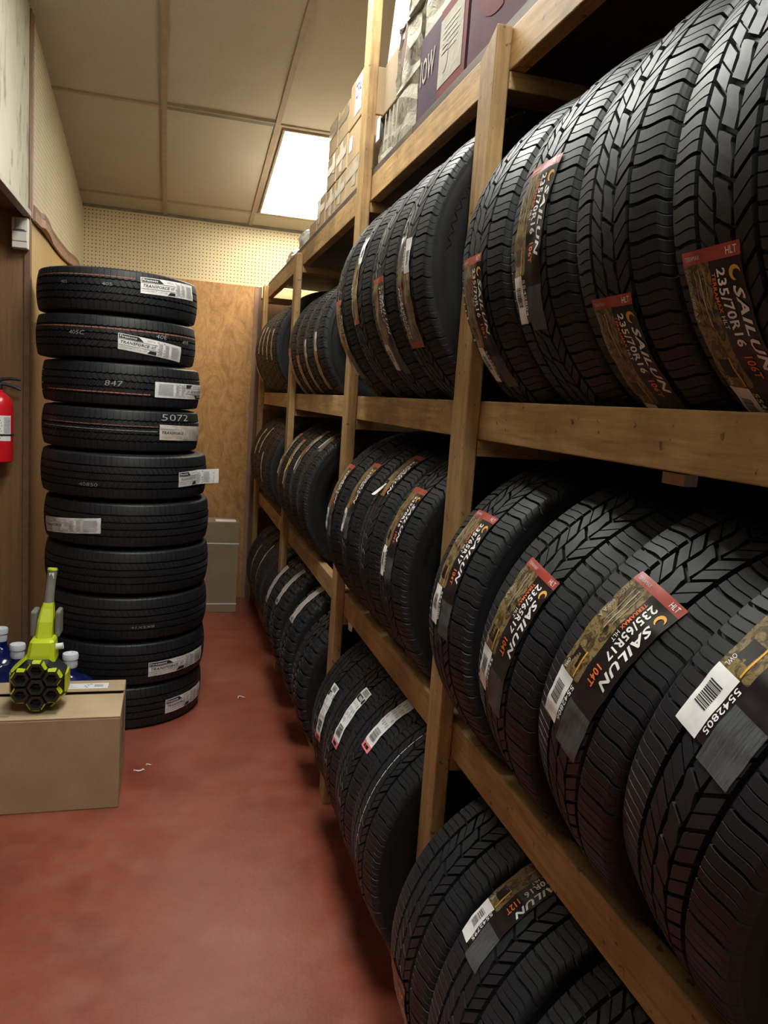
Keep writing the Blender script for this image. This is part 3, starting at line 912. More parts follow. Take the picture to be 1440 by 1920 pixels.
# upper panel over the alcove and the ledge below it
struct('wall_left_header', (XL - .03, YF, 2.43), (XL - .004, YJ - .055, cz(YF) + .02), M_MARB)
struct('trim_4', (XL - .032, YF, 2.405), (XL + .004, YJ - .02, 2.43), M_LEDGE, bev=.002)
struct('trim_5', (XL - .03, YJ - .055, 2.43), (XL + .004, YJ - .012, cz(YJ) + .02), M_TRIMB, bev=.003)
struct('trim_6', (XL - .03, YJ - .012, 2.40), (XL + .007, YJ + .012, cz(YJ) + .02), M_TRIMP, bev=.003)
struct('ceiling_alcove', (XA, YF, 2.43), (XL - .032, YJ, 2.47), M_BROWN)
struct('wall_alcove', (XA - .1, YF, 0), (XA, YJ + .03, 2.47), M_BROWN)
struct('wall_right', (XR, YF - .1, 0), (XR + .1, YB + .1, cz(YF) + .05), M_BLIND)
struct('wall_front', (XA - .1, YF - .1, 0), (XR + .1, YF, cz(YF) + .05), M_BLIND)
# back-wall panels behind the stack
struct('door_1', (-.60, YB - .030, 0), (.598, YB + .011, 2.476), M_BURL)
struct('trim_7', (.599, YB - .034, 0), (.630, YB + .011, 2.470), M_TRIMP)
struct('trim_8', (.6305, YB - .006, 0), (.650, YB + .011, 2.474), M_TRIMB)
struct('trim_9', (XL, YB - .012, cz(YB) - .018), (XR, YB, cz(YB) + .004), M_TBARG)
# ceiling grid
def bar(name, x0, x1, y0, y1, th, mat, dz=0):
    bm = bmesh.new()
    zs = lambda y: cz(y) - dz
    lo = [bm.verts.new(p) for p in ((x0, y0, zs(y0) - th), (x1, y0, zs(y0) - th), (x1, y1, zs(y1) - th), (x0, y1, zs(y1) - th))]
    hi = [bm.verts.new(p) for p in ((x0, y0, zs(y0) + .01), (x1, y0, zs(y0) + .01), (x1, y1, zs(y1) + .01), (x0, y1, zs(y1) + .01))]
    bm.faces.new(lo[::-1]); bm.faces.new(hi)
    for i in range(4): bm.faces.new((lo[i], lo[(i + 1) % 4], hi[(i + 1) % 4], hi[i]))
    return tag(mesh_obj(name, bm_mesh(bm, name, mat)), kind='structure')
k = 10
for xc in (-.088, .542, 1.172):
    bar('trim_%d' % k, xc - .015, xc + .015, YF, YB, .010, M_TBAR); k += 1
for yc in (6.05, 4.76, 3.47, 2.18, .89, -.40, -1.69):
    for (x0, x1) in ((XL, -.103), (-.073, .527), (.557, 1.157)):
        if yc == 4.76 and x0 == -.073:
            bar('trim_%d' % k, x0, x1, yc - .03, yc + .03, .004, M_TBARG); k += 1
            bar('trim_%d' % k, x0, x1, yc - .038, yc - .026, .016, M_TBAR)
        else: bar('trim_%d' % k, x0, x1, yc - .011, yc + .011, .009, M_TBAR)
        k += 1

# ------------------------------------------------------------------ ceiling lights
def emit(name, c, s):
    m, nt, b = new_mat(name)
    b.inputs['Base Color'].default_value = (.8, .8, .8, 1)
    b.inputs['Emission Color'].default_value = (*c, 1); b.inputs['Emission Strength'].default_value = s
    return m
LIGHTS = [(.875, 5.405, 8.5, 'bright fluorescent ceiling panel at the far end above the boxed shelf'),
          (.227, 2.820, 10.0, 'fluorescent ceiling panel above the aisle between the other two, out of view'),
          (.227, .245, 13.0, 'fluorescent ceiling panel nearest the viewer above the aisle, out of view')]
for i, (x, y, s, lb) in enumerate(LIGHTS):
    e = empty('ceiling_light', (x, y, cz(y)), (math.atan(-.16937), 0, 0)); tag(e, lb, 'light', 'fluorescent ceiling panels')
    w, l = .298, .628
    bm = bmesh.new()
    for (lo, hi) in (((-w, -l, -.016), (-w + .014, l, 0)), ((w - .014, -l, -.016), (w, l, 0)), ((-w + .014, -l, -.016), (w - .014, -l + .014, 0)), ((-w + .014, l - .014, -.016), (w - .014, l, 0))):
        add_box(bm, lo, hi)
    mesh_obj('frame', bm_mesh(bm, 'frame', M_TBAR), e)
    box_obj('diffuser', (-w + .0145, -l + .0145, -.013), (w - .0145, l - .0145, -.006), emit('lamp_diffuser_%d' % i, (1.0, .93, .76) if i == 0 else (.97, .98, .93), s), e)

# ------------------------------------------------------------------ cardboard etc.
def card_mat(name, c, var=.12, rough=.75):
    m, nt, b = new_mat(name); b.inputs['Specular IOR Level'].default_value = .25
    v = objco(nt)
    f = noise(nt, v, 4, 5, .6); st = noise(nt, objco(nt, (1, 1, .1)), 160, 2)
    col = ramp(nt, f, [(.3, tuple(x * (1 - var) for x in c)), (.7, tuple(min(1, x * (1 + var)) for x in c))])
    col = mixc(nt, ramp(nt, st, [(.4, (.14, .14, .14)), (.6, (0, 0, 0))]), col, tuple(x * .7 for x in c))
    L(nt, col, b.inputs['Base Color']); b.inputs['Roughness'].default_value = rough
    return m
M_CARD = card_mat('kraft_cardboard', (.44, .315, .180)); M_CARDL = card_mat('light_cardboard', (.48, .36, .22)); M_CARDD = card_mat('dull_cardboard', (.27, .20, .13))
M_GAPSHADE = plain('flap_gap_shade', (.10, .065, .04), .8)
M_TAPE = plain('clear_packing_tape', (.36, .30, .21), .25)
M_KREAM = card_mat('cream_crushed_board', (.29, .262, .195), .5)
def crumple(m, sc=28, st=.7):
    nt = m.node_tree; b = nt.nodes['Principled BSDF']; bump(nt, b, noise(nt, objco(nt), sc, 5, .6, 1.2), st, .012); return m
M_PURP = card_mat('dark_purple_board', (.050, .027, .042), .35, .8)
M_MAROON = card_mat('maroon_board', (.085, .024, .036), .3, .8)
M_REDB = card_mat('red_board_border', (.13, .020, .024), .3, .8)
M_BEIGE = card_mat('beige_print', (.34, .31, .24), .25)
M_PAPER = plain('white_paper', (.80, .80, .78), .6, var=.05)
M_MARKER = plain('violet_marker', (.10, .07, .28), .6)
M_BLUEP = plain('faint_blue_print', (.20, .23, .36), .6)
M_STRAP = plain('white_strap', (.72, .74, .72), .4)
M_DGREY = plain('dark_grey_print', (.10, .10, .11), .6)

crumple(M_KREAM); crumple(M_BEIGE, 20, .3)
# --- large cardboard box on the floor, left
BX = (-.98, -.152, 3.02, 3.42, .379)
e = empty('cardboard_box', (-.56, 3.22, 0), (0, 0, 0)); tag(e, 'large plain cardboard box on the red floor at left, with the green tool on it', 'box')
x0, x1, y0, y1, zt = -.42, .408, -.20, .20, .379
bm = bmesh.new()
add_box(bm, (x0, y0, 0), (x1, y1, zt - .006), .004)
mesh_obj('carton', bm_mesh(bm, 'carton', M_CARD), e)
bm = bmesh.new(); add_box(bm, (x0 + .001, y0 + .001, zt - .0055), (x1 - .001, .040, zt), .001)
mesh_obj('flap', bm_mesh(bm, 'flap', M_CARDL), e)
bm = bmesh.new(); M_ = Matrix.Translation((0, .199, zt - .004)) @ Matrix.Rotation(math.radians(-4.0), 4, 'X')
add_box(bm, (x0 + .001, -.150, 0), (x1 - .001, 0, .004), .001, 0, M_)
fl = mesh_obj('flap', bm_mesh(bm, 'flap', M_CARDL), e)
bm = bmesh.new(); add_box(bm, (x0 + .01, .040, zt - .0058), (x1 - .012, .197, zt - .0052)); mesh_obj('gap_shade', bm_mesh(bm, 'gap_shade', M_GAPSHADE), e)  # dark sheet painting the shade in the gap under the back flap
bm = bmesh.new(); pl = lambda a, b, h: M_ @ Vector((.14 + a, -.118 + b, .0044 + h))
quad(bm, [pl(0, 0, 0), pl(.20, 0, 0), pl(.20, .075, 0), pl(0, .075, 0)], 0)
for k_ in range(5): quad(bm, [pl(.012, .012 + .012 * k_, .0004), pl(.085 - .01 * k_, .012 + .012 * k_, .0004), pl(.085 - .01 * k_, .016 + .012 * k_, .0004), pl(.012, .016 + .012 * k_, .0004)], 1)
for k_ in range(12): quad(bm, [pl(.145 + .003 * k_, .02, .0004), pl(.1465 + .003 * k_, .02, .0004), pl(.1465 + .003 * k_, .055, .0004), pl(.145 + .003 * k_, .055, .0004)], 2)
for (a, b) in ((.105, .03), (.115, .045), (.126, .058), (.112, .015)): quad(bm, [pl(a, b, .0004), pl(a + .008, b, .0004), pl(a + .008, b + .008, .0004), pl(a, b + .008, .0004)], 2)
mesh_obj('shipping_label', bm_mesh(bm, 'shipping_label', [M_PAPER, M_GREYBAR, M_DGREY]), e)
bm = bmesh.new(); quad(bm, [(x1 + .0012, -.045, .18), (x1 + .0012, .03, .18), (x1 + .0012, .03, zt - .01), (x1 + .0012, -.045, zt - .01)])
mesh_obj('tape', bm_mesh(bm, 'tape', M_TAPE), e)

# --- tall narrow box against the back wall
e = empty('cardboard_box', (.25, 5.93, 0)); tag(e, 'tall narrow cardboard box with two white straps standing by the back wall', 'box')
bm = bmesh.new(); add_box(bm, (-.27, -.11, 0), (.272, .11, .692), .004); mesh_obj('carton', bm_mesh(bm, 'carton', M_CARDD), e)
bm = bmesh.new(); quad(bm, [(.10, -.08, .6925), (.25, -.08, .6925), (.25, .03, .6925), (.10, .03, .6925)]); mesh_obj('printed_sticker', bm_mesh(bm, 'printed_sticker', M_PAPER), e)
for z in (.530, .066):
    bm = bmesh.new(); add_box(bm, (-.2715, -.1125, z - .004), (.2735, .1115, z + .004)); mesh_obj('strap', bm_mesh(bm, 'strap', M_STRAP), e)

# --- boxes on top of the rack (x from just behind the post line)
ZB = ZDECK + .0275
def carton(y0, y1, z0, z1, mat, label, x0=.70, depth=.42, group='boxes on top of the rack', extra=None, name='cardboard_box', crush=0, seed=0):
    e = empty(name, (x0 + depth / 2, (y0 + y1) / 2, z0)); tag(e, label, 'box', group)
    hy = (y1 - y0) / 2 - .002; hx = depth / 2; hz = z1 - z0
    bm = bmesh.new()
    add_box(bm, (-hx, -hy, .001), (hx, hy, hz - .001), .003)
    if crush:
        bmesh.ops.subdivide_edges(bm, edges=list(bm.edges), cuts=3, use_grid_fill=True)
        rnd = random.Random(seed)
        for v in bm.verts:
            if .02 < v.co.z < hz - .005 or v.co.z > hz - .005:
                v.co += Vector((rnd.uniform(-.2, .8) * crush, rnd.uniform(-.3, .3) * crush * .4, rnd.uniform(-.8, .0) * crush * .6))
    o = mesh_obj('carton', bm_mesh(bm, 'carton', mat), e)
    # face helper : a along decreasing y (left->right for the viewer = far->near), b up, on the -x face
    def F(a, b, h=0): return Vector((-hx - .0015 - h, hy - a, b))
    if extra: extra(e, F, 2 * hy, hz)
    return e
def ex_maroon(e, F, w, h):
    bm = bmesh.new()
    quad(bm, [F(.07, .150, .002), F(.14, .150, .002), F(.14, .195, .002), F(.07, .195, .002)], 0)
    mesh_obj('printed_sticker', bm_mesh(bm, 'printed_sticker', M_PAPER), e)
    bm = bmesh.new(); n = 20
    for i in range(n):
        a0 = PI * (.45 + 1.1 * i / n); a1 = PI * (.45 + 1.1 * (i + 1) / n)
        P = lambda r, a: F(.20 + r * 1.5 * math.cos(a), .20 + r * 1.3 * math.sin(a))
        quad(bm, [P(.055, a0), P(.105, a0), P(.105, a1), P(.055, a1)])
    mesh_obj('swirl_print', bm_mesh(bm, 'swirl_print', M_REDB), e)
carton(1.31, 2.018, ZB, ZB + .40, M_MAROON, 'maroon printed box with dark red swirl on the rack above nearest post', extra=ex_maroon, x0=.702)
carton(.62, 1.30, ZB, ZB + .36, M_CARD, 'plain box on the rack deck, closest, hidden past the right edge', x0=.72)
def ex_ion(e, F, w, h):
    bm = bmesh.new()
    m = w * .46
    quad(bm, [F(m, .0), F(w - .002, .0), F(w - .002, h - .002), F(m, h - .002)], 0)
    mesh_obj('red_border', bm_mesh(bm, 'red_border', M_REDB), e)
    bm = bmesh.new(); quad(bm, [F(m + .004, .035, .001), F(w - .03, .035, .001), F(w - .03, h - .03, .001), F(m + .004, h - .03, .001)], 0)
    for k_ in range(6): quad(bm, [F(m + .03, h - .06 - .014 * k_, .002), F(w - .06 - .01 * (k_ % 3), h - .06 - .014 * k_, .002), F(w - .06 - .01 * (k_ % 3), h - .056 - .014 * k_, .002), F(m + .03, h - .056 - .014 * k_, .002)], 1)
    n = 14
    P = lambda a: F(m + .055 + .028 * math.cos(a), .105 + .04 * math.sin(a), .002)
    f = bm.faces.new([bm.verts.new(P(2 * PI * i / n)) for i in range(n)]); f.material_index = 1
    mesh_obj('picture_panel', bm_mesh(bm, 'picture_panel', [M_BEIGE, M_INKG]), e)
    bm = bmesh.new(); put_text(bm, lambda a, b, hh: F(a, b, hh), 'IOW', .02, .15, .10, .175, .001, 0, .01)
    mesh_obj('lettering', bm_mesh(bm, 'lettering', M_BEIGE), e)
carton(2.026, 2.445, ZB, ZB + .245, M_PURP, 'dark purple box with beige picture panel and red border, right of crushed boxes', extra=ex_ion, x0=.702)
carton(2.03, 2.44, ZB + .247, ZB + .44, M_KREAM, 'pale white-fronted box stacked on the dark purple box', x0=.708, crush=.016, seed=3)
def ex_cream(e, F, w, h):
    bm = bmesh.new()
    for k_ in range(4): quad(bm, [F(.10 + .05 * k_, .03, .0085), F(.115 + .05 * k_, .03, .0085), F(.125 + .05 * k_, h - .03, .0085), F(.11 + .05 * k_, h - .03, .0085)], 0)
    mesh_obj('faded_print', bm_mesh(bm, 'faded_print', M_INKG), e)
    bm = bmesh.new(); quad(bm, [F(w - .49, .09, .009), F(w - .43, .09, .009), F(w - .43, .17, .009), F(w - .49, .17, .009)])
    mesh_obj('printed_sticker', bm_mesh(bm, 'printed_sticker', M_PAPER), e)
carton(2.452, 2.925, ZB, ZB + .178, M_KREAM, 'crushed cream box on the rack, lower of the battered pair behind tall post', x0=.705, crush=.022, seed=5, extra=ex_cream)
def ex_tear(e, F, w, h):
    bm = bmesh.new()
    rnd = random.Random(4)
    pts = [(.20, .02), (.25, .05), (.28, .04), (.33, .10), (.34, .15), (.30, .19), (.27, .13), (.22, .10)]
    f = bm.faces.new([bm.verts.new(F(w - .27 + a * .5, b, .018)) for a, b in pts])
    mesh_obj('torn_patch', bm_mesh(bm, 'torn_patch', plain('torn_brown_board', (.13, .06, .05), .8)), e)
carton(2.460, 2.735, ZB + .181, ZB + .400, M_KREAM, 'torn cream box on the rack, upper of the battered pair behind tall post', x0=.707, crush=.030, seed=8, extra=ex_tear)
carton(2.745, 2.925, ZB + .181, ZB + .360, M_CARDD, 'dull brown box beside the tall post, under the white board', x0=.712)
carton(2.460, 2.66, ZB + .403, ZB + .560, M_KREAM, 'pale box highest in the battered pile, cut off by the top edge', x0=.712, crush=.012, seed=12)
bm = bmesh.new()
add_box(bm, (0, 0, 0), (.012, .250, .26), .002)
o = mesh_obj('white_panel', bm_mesh(bm, 'white_panel', M_PAPER), None, (.716, 2.672, 2.869), (0, math.radians(4), 0))
tag(o, 'bright white board standing on the torn box, right of the ceiling-high post', 'board')
carton(3.03, 3.235, ZB, ZB + .15, M_CARDL, 'low box just behind the ceiling-high post with ragged plastic side', x0=.705, crush=.006, seed=9)
def ex_lbl(txt, a0, b0, w_=.10, h_=.11):
    def fn(e, F, w, h):
        bm = bmesh.new(); quad(bm, [F(a0, b0), F(a0 + w_, b0), F(a0 + w_, b0 + h_), F(a0, b0 + h_)])
        o = mesh_obj('printed_sticker', bm_mesh(bm, 'printed_sticker', M_PAPER), e)
        if txt:
            tb = bmesh.new(); put_text(tb, lambda a, b, hh: F(a, b, hh), txt, a0 + .008, a0 + w_ - .008, b0 + h_ * .45, b0 + h_ * .85, .0008, 0, .01)
            mesh_obj('lettering', bm_mesh(tb, 'lettering', M_MARKER), o)
    return fn
def ex_tape(e, F, w, h):
    bm = bmesh.new()
    rnd = random.Random(int(w * 1e5 + h * 7e4 + e.location.z * 1e3)); a = w * rnd.uniform(.02, .6); b = h * rnd.uniform(.0, .5)
    quad(bm, [F(a, b + .01), F(a + w * .3, b + .0), F(a + w * .34, h - .005), F(a + w * .05, h - .012)])
    b2 = h * rnd.uniform(.35, .6); quad(bm, [F(.004, b2, .0006), F(w - .004, b2 + .004, .0006), F(w - .004, b2 + .040, .0006), F(.004, b2 + .036, .0006)])
    mesh_obj('tape', bm_mesh(bm, 'tape', M_TAPE), e)
z1 = ZB + .150
YS = [(3.24, 3.50, 'near'), (3.51, 3.74, 'middle'), (3.75, 3.965, 'far')]
carton(3.24, 3.50, ZB, z1, M_CARD, 'brown box on the rack deck, bottom of the stack nearest the ceiling-high post', x0=.705, extra=ex_tape)
carton(3.24, 3.50, z1 + .002, z1 + .145, M_CARD, 'brown box second up in the column nearest the ceiling-high post', x0=.708, extra=ex_lbl('', .02, .05, .06, .06))
carton(3.24, 3.50, z1 + .147, z1 + .330, M_CARD, 'brown box topmost in its column, white sheet marked 24 on it', x0=.706, extra=ex_lbl('ZPA', .10, .03, .12, .14))
for i, (a, b, w) in enumerate(YS[1:]):
    carton(a, b, ZB, z1, M_CARD, 'taped brown box at the deck, %s column of the far box pile' % w, x0=.706, extra=ex_tape)
    carton(a, b, z1 + .002, z1 + .150, M_CARDL, 'taped brown box halfway up, %s column of the far box pile' % w, x0=.704, extra=ex_tape)
    carton(a, b, z1 + .152, z1 + .290 + .02 * i, M_CARD, 'taped brown box at the top, %s column of the far box pile' % w, x0=.705, extra=ex_tape)
carton(3.975, 4.20, ZB, ZB + .165, M_CARDL, 'pale taped box beyond the tall box pile, by the ceiling light', x0=.705, extra=ex_tape)
carton(4.21, 4.42, ZB, ZB + .080, M_CARD, 'low flat box last before the white bags on the rack', x0=.705)
# white bags
def bag(y0, y1, h, label, seed):
    bm = bmesh.new(); bmesh.ops.create_icosphere(bm, subdivisions=4, radius=1); rnd = random.Random(seed); ph = [rnd.uniform(0, 6) for _ in range(4)]
    for v in bm.verts:
        c = v.co.copy(); k_ = 1 + .06 * math.sin(c.x * 9 + ph[0]) * math.sin(c.y * 7 + ph[1]) + .03 * math.sin(c.z * 17 + c.y * 13 + ph[2])
        sg = lambda q, p_: math.copysign(abs(q) ** p_, q)
        v.co = Vector((sg(c.x, .6) * .19 * k_, sg(c.y, .6) * (y1 - y0) / 2 * k_, max(0.0, (sg(c.z, .7) * k_ + .75) / 1.75) * h))
    o = mesh_obj('plastic_bag', bm_mesh(bm, 'plastic_bag', plain('white_plastic_%d' % seed, (.82, .82, .80), .35), True), None, (.90, (y0 + y1) / 2, ZB + .001))
    tag(o, label, 'bag', 'white bags on the rack')
bag(4.50, 4.98, .135, 'white plastic bag on the rack deck, nearer of two', 1)
bag(5.02, 5.50, .090, 'white plastic bag on the rack deck, farther and flatter of two', 2)

# --- little tags under the rails
o = box_obj('wood_block', (.728, .978, 1.560), (.752, 1.032, 1.578), M_CREAM, None, .001); tag(o, 'small pale wood block tucked under the middle rail near the right edge', 'block')
bm = bmesh.new(); quad(bm, [(0, 0, 0), (0, -.09, 0), (0, -.075, -.045), (0, -.02, -.052)]); ex = bmesh.ops.extrude_face_region(bm, geom=list(bm.faces))
for v in [g_ for g_ in ex['geom'] if isinstance(g_, bmesh.types.BMVert)]: v.co.x += .001
o = mesh_obj('paper_tag', bm_mesh(bm, 'paper_tag', M_PAPER), None, (.706, 2.93, .803)); tag(o, 'small white paper tag hanging below the lower rail beside the ceiling-high post', 'tag')

# ------------------------------------------------------------------ water bottles
def blue_mat():
    m, nt, b = new_mat('blue_polycarbonate')
    b.inputs['Base Color'].default_value = (.007, .014, .11, 1); b.inputs['Roughness'].default_value = .12
    b.inputs['Transmission Weight'].default_value = .35; b.inputs['IOR'].default_value = 1.45
    return m
M_BLUE = blue_mat(); M_CAP = plain('white_bottle_cap', (.72, .76, .82), .45)
def bottle(x, y, label):
    e = empty('water_bottle', (x, y, 0)); tag(e, label, 'bottle', 'blue water bottles between box and wall')
    prof = [(.0, .002), (.120, .002), (.134, .014), (.134, .075), (.130, .080), (.134, .086), (.134, .155), (.130, .160), (.134, .166), (.134, .235), (.132, .262), (.122, .292), (.102, .320), (.074, .341), (.048, .353), (.034, .362), (.029, .374), (.028, .420)]
    bm = bmesh.new(); add_lathe(bm, prof, 48); mesh_obj('body', bm_mesh(bm, 'body', M_BLUE), e)
    bm = bmesh.new(); add_lathe(bm, [(.0285, .392), (.031, .402), (.030, .428), (.0335, .430), (.0345, .446), (.032, .455), (.012, .456), (.010, .453), (0.0001, .453)], 40); mesh_obj('cap', bm_mesh(bm, 'cap', M_CAP), e)
bottle(-.397, 3.562, 'blue water bottle with white cap, between green tool and tire stack')
bottle(-.638, 3.705, 'blue water bottle with white cap, just left of the green tool')
bottle(-.757, 3.955, 'blue water bottle cut off at the left picture edge, farthest back')
bottle(-.885, 3.560, 'blue water bottle beyond the left picture edge behind the box')

# ------------------------------------------------------------------ fire extinguisher
M_XRED = plain('glossy_red_enamel', (.62, .012, .020), .25); M_BLK = plain('black_plastic', (.022, .022, .024), .4); M_STEEL = plain('steel', (.5, .5, .5), .3, 1)
e = empty('fire_extinguisher', (-.795, YJ - .079, 1.243)); tag(e, 'red fire extinguisher hung on the brown wall at the left picture edge', 'fire extinguisher')
bm = bmesh.new(); add_lathe(bm, [(0.0001, 0), (.058, 0), (.0655, .006), (.067, .015), (.067, .262), (.064, .285), (.053, .308), (.036, .325), (.024, .332), (.022, .345), (0.0001, .345)], 48); mesh_obj('cylinder', bm_mesh(bm, 'cylinder', M_XRED), e)
bm = bmesh.new()
def cylp(r, a, z): return (r * math.sin(a), -r * math.cos(a), z)
for (za, zb, mi) in ((.105, .225, 0),):
    n = 20
    for i in range(n):
        a0, a1 = -1.1 + 2.2 * i / n, -1.1 + 2.2 * (i + 1) / n
        quad(bm, [cylp(.0676, a0, za), cylp(.0676, a1, za), cylp(.0676, a1, zb), cylp(.0676, a0, zb)], 0)
for j, z in enumerate((.200, .188, .176, .160, .150, .125, .116)):
    a0 = -.9
    quad(bm, [cylp(.0680, a0, z), cylp(.0680, a0 + .45, z), cylp(.0680, a0 + .45, z + .004), cylp(.0680, a0, z + .004)], 1)
    quad(bm, [cylp(.0680, .05, z), cylp(.0680, .35 + .05 * (j % 3), z), cylp(.0680, .35 + .05 * (j % 3), z + .004), cylp(.0680, .05, z + .004)], 1)
n = 6
for i in range(n):
    a0, a1 = .55 + .5 * i / n, .55 + .5 * (i + 1) / n
    quad(bm, [cylp(.0680, a0, .14), cylp(.0680, a1, .14), cylp(.0680, a1, .218), cylp(.0680, a0, .218)], 2)
mesh_obj('label', bm_mesh(bm, 'label', [M_PAPER, M_DGREY, M_GREYBAR]), e)
bm = bmesh.new(); add_lathe(bm, [(.0672, .128), (.069, .129), (.069, .137), (.0672, .138)], 48); mesh_obj('strap', bm_mesh(bm, 'strap', M_BLK), e)
bm = bmesh.new(); add_lathe(bm, [(.021, .345), (.021, .372), (.014, .378), (0.0001, .378)], 24); add_lathe(bm, [(.012, 0), (.012, .016), (.0001, .016)], 16, M=Matrix.Translation((-.012, -.02, .36)) @ Matrix.Rotation(PI / 2, 4, 'X')); mesh_obj('valve', bm_mesh(bm, 'valve', M_STEEL), e)
bm = bmesh.new()
add_tube(bm, [(-.02, 0, .372), (.02, 0, .396), (.06, -.002, .400), (.098, -.004, .396)], [.010, .009, .008, .006], 10)
mesh_obj('squeeze_lever', bm_mesh(bm, 'squeeze_lever', M_BLK), e)
bm = bmesh.new(); add_tube(bm, [(-.01, 0, .368), (.03, 0, .372), (.07, -.002, .362), (.100, -.004, .350)], [.010, .009, .008, .006], 10); mesh_obj('carry_handle', bm_mesh(bm, 'carry_handle', M_BLK), e)
bm = bmesh.new(); add_tube(bm, [(-.02, -.02, .352), (-.05, -.03, .30), (-.075, -.02, .20), (-.078, -.01, .08)], .009, 10); mesh_obj('hose', bm_mesh(bm, 'hose', M_BLK), e)
bm = bmesh.new(); add_box(bm, (-.02, .0672, .05), (.02, .0785, .33), .002); mesh_obj('wall_bracket', bm_mesh(bm, 'wall_bracket', M_BLK), e)

# ------------------------------------------------------------------ motion sensor
e = empty('motion_sensor', (-.710, YJ - .0005, 2.252)); tag(e, 'white motion sensor in the corner above the brown wall', 'sensor')
M_SENS = plain('off_white_plastic', (.62, .61, .55), .4, var=.05)
bm = bmesh.new(); add_box(bm, (-.036, -.048, 0), (.036, 0, .142), .005); add_box(bm, (-.033, -.052, .003), (.033, -.047, .030), .002); add_box(bm, (-.033, -.054, .033), (.033, -.047, .078), .003)
mesh_obj('housing', bm_mesh(bm, 'housing', M_SENS), e)
bm = bmesh.new(); n = 12
for i in range(n):
    a0, a1 = -PI / 2 + PI * i / n, -PI / 2 + PI * (i + 1) / n
    P = lambda a, z, r=1: (.022 * math.sin(a), -.0475 - .012 * math.cos(a) * r, z)
    quad(bm, [P(a0, .088), P(a1, .088), P(a1, .134), P(a0, .134)])
add_box(bm, (-.022, -.0585, .086), (.022, -.047, .0885)); add_box(bm, (-.022, -.0585, .1335), (.022, -.047, .136))
mesh_obj('lens', bm_mesh(bm, 'lens', plain('grey_lens', (.45, .45, .42), .3), True), e)
bm = bmesh.new(); add_box(bm, (-.030, -.0549, .0785), (.030, -.047, .0815)); mesh_obj('seam', bm_mesh(bm, 'seam', M_DGREY), e)

# ------------------------------------------------------------------ lime-green tool with hexagonal nozzle face
M_LIME = plain('lime_green_plastic', (.50, .60, .02), .38); M_TGREY = plain('grey_rubber_grip', (.20, .20, .17), .5, var=.1); M_TDK = plain('charcoal_plastic', (.028, .030, .026), .38)
TX, TYy, TZ = -.462, 3.085, .381
e = empty('power_tool', (TX, TYy, TZ), (0, 0, math.radians(-2))); tag(e, 'lime green and black cordless tool with seven hexagonal nozzles, on the cardboard box', 'tool')
HZ = .110
def hexring(bm, cx, cz_, r0, r1, ya, yb, mi, n=6, rot=0, inner=True):
    P = lambda r, i, y: bm.verts.new((cx + r * math.cos(rot + 2 * PI * i / n), y, cz_ + r * math.sin(rot + 2 * PI * i / n)))
    A = [P(r1, i, yb) for i in range(n)]; B = [P(r1, i, ya) for i in range(n)]; C = [P(r0, i, ya) for i in range(n)]; D = [P(r0 * .85, i, yb) for i in range(n)]
    for i in range(n):
        j = (i + 1) % n
        for q in ((A[i], A[j], B[j], B[i]), (B[i], B[j], C[j], C[i]), (C[i], C[j], D[j], D[i])):
            f = bm.faces.new(q); f.material_index = mi
# shell (black) : octagonal drum
bm = bmesh.new()
for (ra, ya, rb_, yb) in ((.088, .0, .101, .022), (.101, .022, .098, .11), (.098, .11, .060, .17)):
    n = 8
    A = [bm.verts.new((ra * math.cos(PI / 8 + i * PI / 4), ya, HZ + ra * math.sin(PI / 8 + i * PI / 4))) for i in range(n)]
    B = [bm.verts.new((rb_ * math.cos(PI / 8 + i * PI / 4), yb, HZ + rb_ * math.sin(PI / 8 + i * PI / 4))) for i in range(n)]
    for i in range(n): bm.faces.new((A[i], A[(i + 1) % n], B[(i + 1) % n], B[i]))
    if ya == 0: bm.faces.new(A)
    if yb > .16: bm.faces.new(B)
mesh_obj('nozzle_housing', bm_mesh(bm, 'nozzle_housing', M_TDK), e)
holes = [(0, 0)] + [(.064 * math.cos(PI / 2 + k_ * PI / 3), .064 * math.sin(PI / 2 + k_ * PI / 3)) for k_ in range(6)]
for k_, (hx, hz) in enumerate(holes):
    bm = bmesh.new()
    hexring(bm, hx, HZ + hz, .021, .031, -.028 if k_ else -.034, .010, 0)
    f = bm.faces.new([bm.verts.new((hx + .019 * math.cos(2 * PI * i / 6), -.004, HZ + hz + .019 * math.sin(2 * PI * i / 6))) for i in range(6)]); f.material_index = 1
    add_box(bm, (hx - .014, -.012, HZ + hz - .003), (hx + .014, -.005, HZ + hz + .003), .001, 1)
    o = mesh_obj('nozzle', bm_mesh(bm, 'nozzle', [M_TDK, M_BLK]), e)
    if k_:
        # lime outline on the outer side
        bm = bmesh.new(); a_out = math.atan2(hz, hx)
        for i in range(6):
            am = 2 * PI * (i + .5) / 6
            if math.cos(am - a_out) < -.1: continue
            a0, a1 = 2 * PI * i / 6 + .10, 2 * PI * (i + 1) / 6 - .10
            P = lambda r, a, y: (hx + r * math.cos(a), y, HZ + hz + r * math.sin(a))
            quad(bm, [P(.0312, a0, -.026), P(.0312, a1, -.026), P(.0355, a1, -.023), P(.0355, a0, -.023)])
            quad(bm, [P(.0355, a0, -.023), P(.0355, a1, -.023), P(.0365, a1, -.010), P(.0365, a0, -.010)])
            quad(bm, [P(.0365, a0, -.010), P(.0365, a1, -.010), P(.0365, a1, .006), P(.0365, a0, .006)])
        mesh_obj('lime_accent', bm_mesh(bm, 'lime_accent', M_LIME), o)
